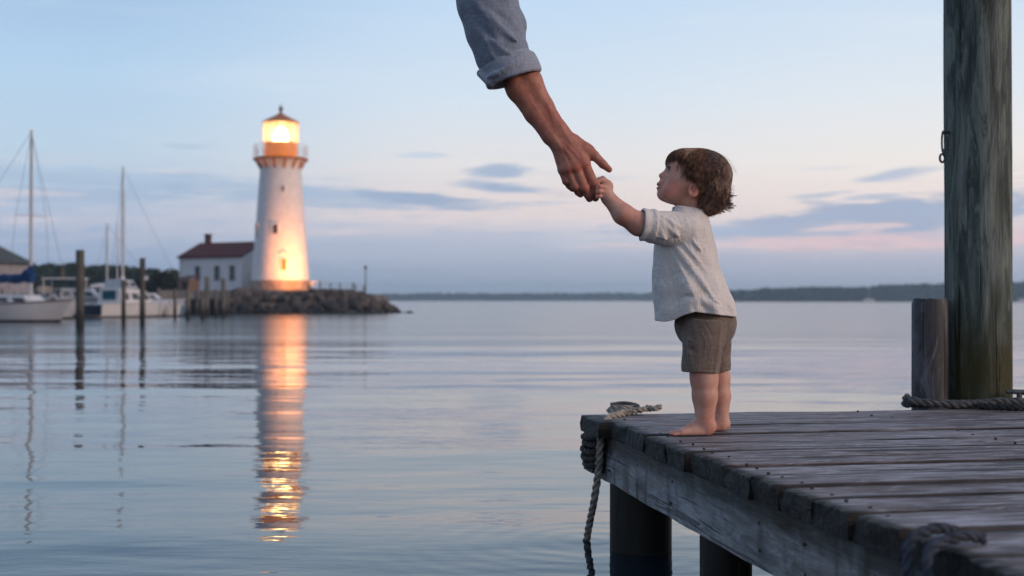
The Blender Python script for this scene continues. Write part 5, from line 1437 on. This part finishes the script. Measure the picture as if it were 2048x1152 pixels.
for l_ in range(NL):
    phi = 2 * math.pi * (l_ * 0.61803 % 1); th1 = rnd.uniform(1.5, 2.75); th0 = rnd.choice([.03, .1, .35, .7, 1.0, 1.4, 1.8]) * rnd.uniform(.6, 1.2); th1 = max(th1, th0 + .7)
    bend = rnd.uniform(-.35, .35); amp = rnd.uniform(.2, 1.5); fr = rnd.uniform(1.2, 2.6); ph = rnd.uniform(0, 6.28); lift = rnd.uniform(-1.0, 2.6); flick = rnd.uniform(-.2, 1.0)
    wid = rnd.uniform(.07, .13)
    for j in range(rnd.randint(20, 34)):
        o1 = rnd.gauss(0, wid); o2 = rnd.uniform(-1, 1); e1 = rnd.uniform(-.22, .05); row = []
        for i in range(NP):
            t_ = i / (NP - 1); th = th0 + (th1 + e1 - th0) * t_
            conv = 1 - .62 * t_ ** 1.5
            wv = amp * .10 * t_ ** 1.6 * math.sin(fr * 6.28 * t_ + ph)
            a = phi + o1 * conv / max(.35, math.sin(min(th, 2.6)) + .25) + bend * t_ * t_ + wv
            d_ = axis * math.cos(th) + (hu * math.cos(a) + hv * math.sin(a)) * math.sin(th)
            row.append(HC + d_ * (.085 + .035 * max(0, -d_.z)))
        ST.append(row); META.append((amp, fr, ph, lift + o2 * .9, flick + rnd.uniform(-.25, .25), rnd.uniform(.00042, .00072)))
PTS = np.array([[tuple(q) for q in r_] for r_ in ST]); shp = PTS.shape; Q = PTS.reshape(-1, 3).astype(np.float32)
for it_ in range(14):      # slide every point along its gradient onto the hair surface
    dv = hair_vol(Q); g3 = np.stack([hair_vol(Q + np.float32(.001) * np.eye(3, dtype=np.float32)[a]) - dv for a in range(3)], 1); g3 /= np.linalg.norm(g3, axis=1)[:, None] + 1e-9
    Q = Q - g3 * (dv * .8)[:, None]
NRM = g3.reshape(shp); Q = Q.reshape(shp)
mb = MB()
for row, nr, (amp, fr, ph, lift, flick, rr0) in zip(Q, NRM, META):
    pts = []; jit = rnd.uniform(0, 10) if rnd.random() > .12 else rnd.uniform(10, 24)
    for i in range(NP):
        t_ = i / (NP - 1)
        o_ = tr(lift * .9) * math.sin(math.pi * min(1, .15 + t_ * .8)) + tr(2.6) * amp * t_ ** 2 * math.sin(fr * 9 * t_ + ph)
        p = row[i] + nr[i] * (o_ - .0004)
        fs_ = float(face_side(p[0], p[2], p[1]))
        if fs_ < -jit and i > 2: break
        pts.append(Vector(p))
    if len(pts) < 5: continue
    low = pts[-1].z < T(0, 366).z and pts[-1].x > T(1392, 0).x
    if low:
        e = (pts[-1] - pts[-2]).normalized(); outw = Vector((pts[-1].x - T(1400, 0).x, (pts[-1].y - TD) * .8, 0)).normalized(); q = pts[-1]
        for j in range(4):
            e = (e * .8 + outw * .34 * flick + Vector((0, 0, .10 * j * flick - .05))).normalized(); q = q + e * tr(2.7)
            if q.z < T(0, 436).z: break
            pts.append(q)
    m_ = len(pts); mb.tube(pts, [rr0 * (1 - .8 * (i / (m_ - 1)) ** 2.5) for i in range(m_)], 3, caps=False)
# curls flicking out at the nape and back, each a small bundle
for l_ in range(46):
    a = T(rnd.uniform(1408, 1456), rnd.uniform(376, 416), rnd.uniform(-.062, .062)); e0_ = Vector((rnd.uniform(-.1, .5), rnd.uniform(-.3, .3), -1)).normalized()
    turn = rnd.uniform(.16, .40) * rnd.choice([1, 1, 1, -.5]); n_ = rnd.randint(6, 10); st = tr(rnd.uniform(2.8, 4.2))
    for s_ in range(9):
        off_ = Vector((rnd.gauss(0, 1), rnd.gauss(0, 1), rnd.gauss(0, 1))) * tr(1.7); e = e0_.copy(); q = a.copy(); pts = [a + off_]
        for j in range(n_):
            e = (e + Vector((turn, 0, .085 * j * abs(turn)))).normalized(); q = q + e * st
            if q.x > T(1468, 0).x or q.z < T(0, 435).z: break
            pts.append(q + off_ * (1 - .75 * j / n_))
        m_ = len(pts)
        if m_ > 3: mb.tube(pts, [.0006 * (1 - .7 * (q2 / (m_ - 1)) ** 2) for q2 in range(m_)], 3, caps=False)
for l_ in range(26):    # fly-aways over the crown
    x_ = rnd.uniform(1395, 1458); a = T(x_, 352 - 54 * math.sqrt(max(0, 1 - ((x_ - 1398) / 64) ** 2)) + 2, rnd.uniform(-.03, .03)); e = Vector((rnd.uniform(.5, 1), rnd.uniform(-.3, .3), rnd.uniform(.1, .9))).normalized(); pts = [a]
    for j in range(8): e = (e + Vector((.05, 0, -.30))).normalized(); pts.append(pts[-1] + e * tr(3.2))
    mb.tube(pts, [.0003 - .00002 * j for j in range(9)], 3, caps=False)
child(mb, 'hair_strands', M_HAIR, hair, OFF)

# ---- shirt
ys = [414, 422, 430, 441, 460, 490, 540, 580, 610, 648]
xl = [1354, 1344, 1338, 1329, 1318, 1308, 1304, 1307, 1311, 1313]
xr = [1396, 1407, 1413, 1418, 1423, 1430, 1440, 1456, 1468, 1477]
hy = [.036, .050, .068, .084, .096, .100, .104, .110, .113, .117]
zs_ = np.array([T(0, y).z for y in ys])[::-1]
cxs = np.array([(T(a, 0).x + T(b_, 0).x) / 2 for a, b_ in zip(xl, xr)])[::-1]; rxs = np.array([(T(b_, 0).x - T(a, 0).x) / 2 for a, b_ in zip(xl, xr)])[::-1]; rys = np.array(hy)[::-1]
def loft_d(p, grow=0.0):
    z = p[:, 2]; cx = np.interp(z, zs_, cxs); rx_ = np.interp(z, zs_, rxs) + grow; ry_ = np.interp(z, zs_, rys) + grow
    dx_ = (p[:, 0] - cx); dy_ = p[:, 1] - TD
    q = np.sqrt((dx_ / rx_) ** 2 + (dy_ / ry_) ** 2); d_ = (q - 1) * np.minimum(rx_, ry_)
    return smax(d_, z - (T(0, 412).z + grow), .012)
def shirt_folds(p):
    f_ = np.zeros(len(p), dtype=np.float32)
    nearf = np.clip((TD - p[:, 1]) / .04, 0, 1)
    for (a_, b_, w_, A) in [((1352, 470), (1470, 600), 7, 1.2), ((1345, 482), (1440, 612), 8, 2.1), ((1338, 492), (1400, 618), 7, 1.5), ((1368, 462), (1458, 560), 7, 1.8), ((1330, 500), (1360, 610), 7, 1.7), ((1318, 505), (1328, 630), 6, 1.8),
                            ((1380, 455), (1434, 520), 6, 1.3), ((1392, 445), (1424, 500), 5, 1.0), ((1310, 560), (1350, 640), 7, 1.3), ((1360, 560), (1440, 628), 9, 2.0), ((1372, 600), (1462, 606), 8, 1.1), ((1345, 600), (1420, 585), 8, -1.2), ((1312, 525), (1345, 505), 5, 1.4)]:
        f_ = f_ + ridge(p, T(*a_, -.10), T(*b_, -.115), tr(w_) * .8, tr(A) * 2.9) * nearf
    for (a_, b_) in [((1350, 470, .1), (1460, 600, .12)), ((1330, 500, .1), (1350, 620, .11)), ((1390, 450, .09), (1440, 540, .1))]:
        f_ = f_ + ridge(p, T(*a_), T(*b_), tr(8), tr(2.5))
    # soft vertical pleats that grow towards the hem
    low = np.clip((T(0, 500).z - p[:, 2]) / (T(0, 500).z - T(0, 640).z), 0, 1)
    a = np.arctan2(p[:, 1] - TD, p[:, 0] - T(1385, 0).x)
    f_ = f_ + low * .0058 * np.sin(a * 9 + 2.0 * vnoise(p, 14, 3)) + .0016 * vnoise(p, 70, 1) + .0022 * vnoise(p, 32, 4)
    for (a_, b_, A2) in [((1356, 486), (1452, 600), 2.2), ((1340, 500), (1392, 606), 2.2), ((1376, 476), (1440, 556), 2.0), ((1322, 500), (1338, 600), 1.8), ((1350, 560), (1372, 624), 1.6), ((1400, 590), (1462, 622), 1.8), ((1372, 452), (1376, 500), 2.0), ((1386, 440), (1390, 486), 1.3), ((1398, 440), (1404, 480), 1.2)]:
        f_ = f_ - ridge(p, T(*a_, -.104), T(*b_, -.113), tr(3.6), tr(A2) * 1.2) * nearf
    return f_
ax0, ax1 = T(1372, 458, -.072), T(1279, 447.5, -.096)
sdir = (ax1 - ax0).normalized()
def sleeve_d(p):
    d_ = cap(p, T(1366, 462, -.058), T(1302, 453, -.090), tr(38), tr(31.5))
    f_ = np.zeros(len(p), dtype=np.float32)
    for (a_, b_, w_, A) in [((1308, 430), (1362, 478), 5, 1.9), ((1318, 426), (1372, 462), 5, 1.5), ((1306, 446), (1338, 486), 5, 1.7), ((1340, 434), (1366, 492), 5, 1.4), ((1362, 430), (1378, 500), 4, -1.5), ((1305, 470), (1350, 486), 4, 1.2)]:
        f_ = f_ + ridge(p, T(*a_, -.125), T(*b_, -.122), tr(w_) * .9, tr(A) * 2.6)
    d_ = d_ - f_ - .0014 * vnoise(p, 75, 7)
    return smax(d_, plane_cut(p, T(1300, 452, -.09), sdir), .004)
def cuff_d(p, a_, b_, R_, edge):
    a_ = pt3(a_); b_ = pt3(b_); ab = b_ - a_; L_ = float(np.linalg.norm(ab)); ab = ab / L_
    h_ = (p - a_) @ ab; r_ = np.linalg.norm(p - a_ - h_[:, None] * ab, axis=1)
    dx_ = r_ - R_(h_ / L_) ; dy_ = np.abs(h_ - L_ / 2) - L_ / 2
    return smax(dx_, dy_, edge), r_, h_, L_
def shirt_sdf(p):
    z = p[:, 2]; x = p[:, 0]
    body_ = loft_d(p) - shirt_folds(p)
    hz_ = np.interp(x, [T(q, 0).x for q in (1308, 1322, 1340, 1360, 1378, 1430, 1478)], [T(0, q).z for q in (641, 643.5, 640, 629, 623.5, 630, 635)])
    outer = smax(body_, hz_ - z, .003)
    inner = loft_d(p, -.0045) - shirt_folds(p)
    hollow = smax(inner, (hz_ + .0) * 0 + (z - (T(0, 560).z)), .01)
    outer = smax(outer, -hollow, .002)
    sl_ = sleeve_d(p)
    c_, r_, h_, L_ = cuff_d(p, T(1308, 452.5, -.0885), T(1281, 448.5, -.0955), lambda t_: tr(33.2) - tr(2.0) * t_ + tr(.9) * np.sin(t_ * 9), .004)
    c_ = smax(c_ - .0008 * vnoise(p, 90, 3), -(smax(r_ - tr(28.0), -(h_ - L_ * .3), .003)), .002)
    d_ = smin(outer, sl_, tr(5)); d_ = smin(d_, c_, tr(1.2))
    # short sleeve on the far arm
    fs_ = smax(cap(p, T(1368, 458, .062), T(1384, 508, .112), tr(34), tr(28)), plane_cut(p, T(1384, 508, .112), (T(1384, 508, .112) - T(1368, 458, .062))), .004)
    d_ = smin(d_, fs_, tr(6))
    # neck opening
    d_ = smax(d_, -cap(p, T(1376, 405), T(1381, 426), tr(30), tr(25)), .003)
    return d_
shirt = sdf_object('shirt', shirt_sdf, (T(1272, 0).x, TD - .16, T(0, 652).z), (T(1486, 0).x, TD + .165, T(0, 402).z), .0020, M_SHIRT, kid, 1, OFF)
def collar_sdf(p):
    # a soft stand-and-fall collar, higher at the nape
    c0 = pt3(T(1377, 423)); q = p - c0
    M_ = rotm(0, R(9), 0); q = q @ M_
    a = np.arctan2(q[:, 1], q[:, 0]); rad = np.sqrt((q[:, 0] / 1.0) ** 2 + (q[:, 1] / 1.02) ** 2)
    R0 = tr(36) + .0015 * np.sin(a * 5) - q[:, 2] * .42
    d_ = np.abs(rad - R0) - .0030
    return smax(smax(d_, np.abs(q[:, 2] - tr(-1)) - tr(8.0), .004), -(q[:, 0] + tr(31) - np.abs(q[:, 1]) * .0), .004)
sdf_object('collar', collar_sdf, (T(1335, 0).x, TD - .065, T(0, 446).z), (T(1425, 0).x, TD + .065, T(0, 402).z), .0018, M_SHIRT, shirt, 1, OFF)
# ---- shorts
def shorts_sdf(p):
    def sh(g):
        d_ = ell(p, T(1411, 648), (tr(62) + g, .086 + g, tr(56) + g))
        n_ = cuff_d(p, T(1409, 640, -.050), T(1400, 746, -.056), lambda t_: tr(41) - tr(2.5) * t_ + g + tr(.9) * np.sin(t_ * 5), .006 if g == 0 else .001)[0]
        f_ = cuff_d(p, T(1424, 640, .050), T(1433, 742, .062), lambda t_: tr(37) - tr(7.5) * t_ + g, .006 if g == 0 else .001)[0]
        return smin(smin(d_, n_, tr(6)), f_, tr(5))
    o_ = sh(0.0)
    f_ = .0020 * vnoise(p, 42, 2) + .0012 * vnoise(p, 95, 5)
    for (a_, b_, w_, A) in [((1366, 650), (1385, 740), 5, 1.6), ((1385, 640), (1402, 735), 6, 1.2), ((1440, 645), (1432, 740), 5, 2.0), ((1420, 640), (1418, 700), 6, -1.2), ((1355, 668), (1400, 690), 4, 1.2), ((1362, 705), (1420, 715), 4, 1.0), ((1440, 668), (1400, 700), 5, 1.2), ((1360, 690), (1395, 702), 4, -1.0)]:
        f_ = f_ + ridge(p, T(*a_, -.095), T(*b_, -.098), tr(w_), tr(A) * 2.4)
    # turned hem seam
    hz_ = T(0, 736).z; f_ = f_ - .0014 * np.exp(-((p[:, 2] - hz_) / .0016) ** 2)
    o_ = o_ - f_
    inn = smax(sh(-.005), p[:, 2] - T(0, 705).z, .004)
    # the openings continue below the hem
    n2 = cap(p, T(1401, 730, -.056), T(1399, 760, -.056), tr(34.5), tr(34.5)); f2 = cap(p, T(1432, 726, .061), T(1434, 760, .062), tr(26.5), tr(26.5))
    return smax(o_, -np.minimum(inn, np.minimum(n2, f2)), .002)
sdf_object('shorts', shorts_sdf, (T(1338, 0).x, TD - .125, T(0, 756).z), (T(1486, 0).x, TD + .125, T(0, 590).z), .0020, M_SHORT, kid, 1, OFF)

# =================================================================== the adult's arm
AD = 3.50
def A_(px, py, dy=0.0): return P(px, py, AD + dy)
def ar(r_): return r_ * AD / F
a0 = A_(1040, 150)
man = tag(empty('person', a0), 'adult arm in rolled blue-grey shirt sleeve reaching down from above the frame with open hand', 'person')
AOFF = tuple(a0)
def adult_sdf(p):
    def c2(a_, b_, r0, r1): return cap(p, A_(*a_), A_(*b_), ar(r0), ar(r1))
    # forearm: two bones' worth of bulk plus muscle
    d_ = c2((975, 20, 0), (1018, 118, 0), 30, 30)
    d_ = smin(d_, c2((1012, 118, -.002), (1037, 177, .000), 27, 24.5), ar(8))
    d_ = smin(d_, c2((1034, 112, .002), (1059, 163, .002), 25, 25.5), ar(8))
    d_ = smin(d_, c2((1037, 177, .000), (1069, 226, .000), 24.5, 20), ar(8)); d_ = smin(d_, c2((1059, 163, .002), (1087, 214, .002), 25.5, 20.5), ar(8))
    d_ = smin(d_, c2((1069, 226, 0), (1101, 271, 0), 20, 17), ar(8)); d_ = smin(d_, c2((1087, 214, .002), (1118, 260, .002), 20.5, 17.5), ar(8))
    d_ = smin(d_, c2((1101, 271, 0), (1118, 290, 0), 17, 16.5), ar(8)); d_ = smin(d_, c2((1118, 260, .002), (1138, 280, .002), 17.5, 16), ar(8))
    # back of the hand: a fan of bones, thin from front to back
    for (w_, k_, rw, rk) in [((1140, 283, .004), (1168, 326, -.004), 15, 13.5), ((1132, 286, .002), (1152, 334, -.008), 15, 13.5), ((1124, 290, .003), (1138, 338, -.005), 15, 12.5), ((1116, 292, .006), (1127, 338, .002), 14, 11.5)]:
        d_ = smin(d_, c2(w_, k_, rw, rk), ar(7))
    d_ = smin(d_, c2((1150, 285, .010), (1176, 302, .012), 15, 14), ar(9))     # ball of the thumb
    d_ = smin(d_, c2((1152, 300, .016), (1168, 322, .014), 14, 12), ar(8))
    # thumb
    th = c2((1172, 299, .006), (1189, 311, .004), 12.5, 9.6)
    th = smin(th, c2((1189, 311, .004), (1206, 328, .002), 9.6, 8.6), ar(4)); th = smin(th, c2((1206, 328, .002), (1218.5, 339, .001), 8.6, 6.2), ar(3))
    d_ = smin(d_, th, ar(6))
    # fingers: knuckle, first joint, second joint, tip; they bend away and inwards
    fing = [((1170, 331, -.004), (1187, 365, -.005), (1191.5, 384, .004), (1191, 396, .016), 11.0, 9.8, 8.8, 7.2),
            ((1153, 339, -.009), (1169, 375, -.009), (1176, 389, .004), (1179, 397, .020), 11.2, 9.8, 8.8, 7.4),
            ((1138, 342, -.006), (1151, 373, -.006), (1157, 383, .008), (1161, 388, .024), 10.6, 9.4, 8.4, 7.2),
            ((1126, 341, .002), (1133.5, 362, .001), (1140, 371, .012), (1145, 377, .026), 9.8, 8.6, 7.8, 6.8)]
    hand = None
    for (a1, b1, c1, d1, r1, r2, r3, r4) in fing:
        f_ = c2(a1, b1, r1, r2); f_ = smin(f_, c2(b1, c1, r2, r3), ar(2.5)); f_ = smin(f_, c2(c1, d1, r3, r4), ar(2.5))
        kb = ell(p, A_(b1[0], b1[1], b1[2] - .002), (ar(r2 + .2),) * 3); f_ = smin(f_, kb, ar(2))
        hand = f_ if hand is None else smin(hand, f_, ar(1.3))
        d_ = smin(d_, f_, ar(3.2)) if False else d_
    d_ = smin(d_, hand, ar(4.5))
    # knuckles, tendons, veins
    g_ = np.zeros(len(p), dtype=np.float32)
    for (kx, ky, dy) in [(1167, 327, -.022), (1151, 335, -.026), (1137, 338, -.022), (1125, 338, -.014)]:
        q = p - pt3(A_(kx, ky, dy)); g_ += .0030 * np.exp(-(q * q).sum(1) / ar(8.5) ** 2)
    for (a_, b_, A2) in [((1130, 285), (1166, 322), .0013), ((1124, 287), (1150, 330), .0015), ((1118, 290), (1137, 334), .0013), ((1112, 292), (1125, 334), .0010)]:
        g_ += ridge(p, A_(*a_, -.022), A_(*b_, -.026), ar(3.2), A2)
    for (a_, b_, A2) in [((1160, 334), (1172, 348), -.0016), ((1145, 342), (1152, 354), -.0014), ((1131, 344), (1137, 354), -.0012)]:
        g_ += ridge(p, A_(*a_, -.024), A_(*b_, -.022), ar(3.6), A2)
    for (a_, b_, w_, A2) in [((1050, 175), (1092, 250), 4.5, .0016), ((1064, 170), (1104, 240), 5, -.0016), ((1080, 175), (1120, 245), 5, .0016), ((1092, 250), (1126, 300), 3, .0011), ((1126, 300), (1146, 312), 2.6, .0010), ((1120, 245), (1150, 300), 3.2, .0011), ((1098, 215), (1112, 262), 2.2, .0008), ((1150, 300), (1158, 322), 2.4, .0009)]:
        g_ += ridge(p, A_(*a_, -.038 if a_[1] < 200 else -.026), A_(*b_, -.024), ar(w_), A2)
    # skin creases at the finger joints
    for (a1, b1, c1, d1, r1, r2, r3, r4) in fing:
        v_ = np.array([b1[0] - a1[0], 0, -(b1[1] - a1[1])], float); v_ /= np.linalg.norm(v_)
        s_ = (p - pt3(A_(b1[0], b1[1], b1[2]))) @ v_.astype(np.float32); nr = np.exp(-(np.linalg.norm(p - pt3(A_(b1[0], b1[1], b1[2] - .013)), axis=1) / ar(8)) ** 2)
        g_ += -.0007 * nr * (np.exp(-(s_ / .0011) ** 2) + np.exp(-((s_ - .004) / .001) ** 2) + np.exp(-((s_ + .0035) / .001) ** 2))
    g_ += .0004 * vnoise(p, 160, 2)
    return d_ - g_
sdf_object('body', adult_sdf, (A_(925, 0).x, AD - .075, A_(0, 412).z), (A_(1234, 0).x, AD + .075, A_(0, -20).z), .0018, M_SKINA, man, 1, AOFF)
# thumb nail seen edge-on
mb = MB()
nb_ = A_(1216, 334, -.004)
sleeve_ax = [(935, -300), (948, -180), (962, -60), (974, 0), (990, 58), (1004, 105), (1016, 134)]
sleeve_r = [72, 68, 62, 59, 57, 52, 47]
def asl_sdf(p):
    d_ = None
    for i in range(len(sleeve_ax) - 1):
        q = cap(p, A_(*sleeve_ax[i]), A_(*sleeve_ax[i + 1]), ar(sleeve_r[i]), ar(sleeve_r[i + 1])); d_ = q if d_ is None else smin(d_, q, ar(14))
    cx = A_(1000, 0).x
    g_ = np.zeros(len(p), dtype=np.float32)
    F1 = -.080
    for (a_, b_, w_, A2) in [((955, 10), (1010, 60), 8, 2.6), ((1010, 60), (1052, 92), 7, 3.4), ((938, 20), (985, 80), 9, -1.6), ((985, 20), (1040, 60), 7, -1.8), ((975, 70), (1030, 112), 8, 2.2), ((960, 60), (990, 125), 7, 1.6), ((1000, 90), (1046, 108), 5, -1.8), ((1020, 0), (1044, 44), 7, 1.8), ((965, 90), (975, 130), 6, -1.4), ((1040, 62), (1056, 100), 5, 1.6), ((985, -60), (1020, 0), 9, 2.2), ((940, -50), (960, 20), 9, 1.8)]:
        g_ += ridge(p, A_(*a_, F1), A_(*b_, F1 + .004), ar(w_), ar(A2) * 2.6)
    for (a_, b_, w_, A2) in [((1034, 20, -.02), (1052, 50, .0), 8, 3.5), ((1046, 40, -.02), (1050, 62, .02), 7, 2.5), ((1050, 70, -.02), (1060, 88, .02), 6, -2.4), ((935, 40, .0), (952, 90, .0), 9, 2.0)]:
        g_ += ridge(p, A_(*a_), A_(*b_), ar(w_), ar(A2) * 2.0)
    d_ = d_ - g_ - .0012 * vnoise(p, 60, 1) - .0018 * vnoise(p, 26, 4)
    end = plane_cut(p, A_(1022, 138), (A_(1030, 159) - A_(1016, 118)))
    d_ = smax(d_, end, .004)
    ca, cb = A_(1016, 118), A_(1030, 159)
    _, r_, h_, L_ = cuff_d(p, ca, cb, lambda t_: ar(55), .007)
    d_ = smax(d_, -smax(r_ - ar(45), -(h_ - L_ * .2), .003), .002)
    gv = 0
    for (a_, b_, A2) in [((950, 40), (1000, 88), 3.2), ((1000, 88), (1048, 98), 3.0), ((966, 84), (1004, 122), 3.0), ((990, 34), (1046, 76), 3.0), ((1004, -10), (1030, 36), 2.6), ((940, 66), (962, 118), 2.4), ((1016, 60), (1050, 84), 2.6)]:
        gv = gv + ridge(p, A_(*a_, -.082), A_(*b_, -.076), ar(4.0), ar(A2) * 1.3)
    return d_ + gv
def acuff_sdf(p):
    # rolled cuff: two overlapping turns, bunched where the cloth crosses over
    ca, cb = A_(1016, 119), A_(1030, 160)
    c_, r_, h_, L_ = cuff_d(p, ca, cb, lambda t_: ar(54.5) + ar(3.5) * t_ + ar(1.8) * np.sin(t_ * 3.1), .008)
    c2_, r2, h2, L2 = cuff_d(p, A_(1010, 113), A_(1018, 138), lambda t_: ar(52) + ar(2.2) * np.sin(t_ * 3.1), .008)
    gg = ridge(p, A_(962, 160, -.045), A_(1000, 142, -.082), ar(6), ar(8.5)) + ridge(p, A_(1000, 142, -.082), A_(1040, 118, -.078), ar(4.5), ar(4.5))
    gg = gg - ridge(p, A_(972, 168, -.055), A_(1012, 152, -.084), ar(3.2), ar(6)) - ridge(p, A_(962, 147, -.05), A_(1004, 131, -.084), ar(3.2), ar(5)) - ridge(p, A_(1012, 152, -.084), A_(1050, 126, -.08), ar(2.6), ar(2.6))
    c_ = smin(c_, c2_, ar(1.5)) - gg - .0012 * vnoise(p, 60, 6)
    c_ = smin(c_, cap(p, A_(961, 146, -.010), A_(979, 163, -.042), ar(8), ar(9)), ar(5))
    c_ = smin(c_, cap(p, A_(979, 163, -.042), A_(1006, 140, -.074), ar(7), ar(5)), ar(4))
    hol = smax(r_ - ar(49), -(h_ - L_ * .12), .003)
    c_ = smax(c_, -hol, .003)
    return smax(c_, -(r_ - ar(44)), .002)
sdf_object('sleeve', asl_sdf, (A_(855, 0).x, AD - .125, A_(0, 192).z), (A_(1105, 0).x, AD + .125, A_(0, -380).z), .0028, M_DENIM, man, 1, AOFF)

M_CUFF = cloth('pale side of the chambray', (.26, .285, .345, 1), (.35, .375, .435, 1), bump=.0004)
sdf_object('cuff', acuff_sdf, (A_(940, 0).x, AD - .11, A_(0, 192).z), (A_(1105, 0).x, AD + .11, A_(0, 92).z), .0018, M_CUFF, man, 1, AOFF)
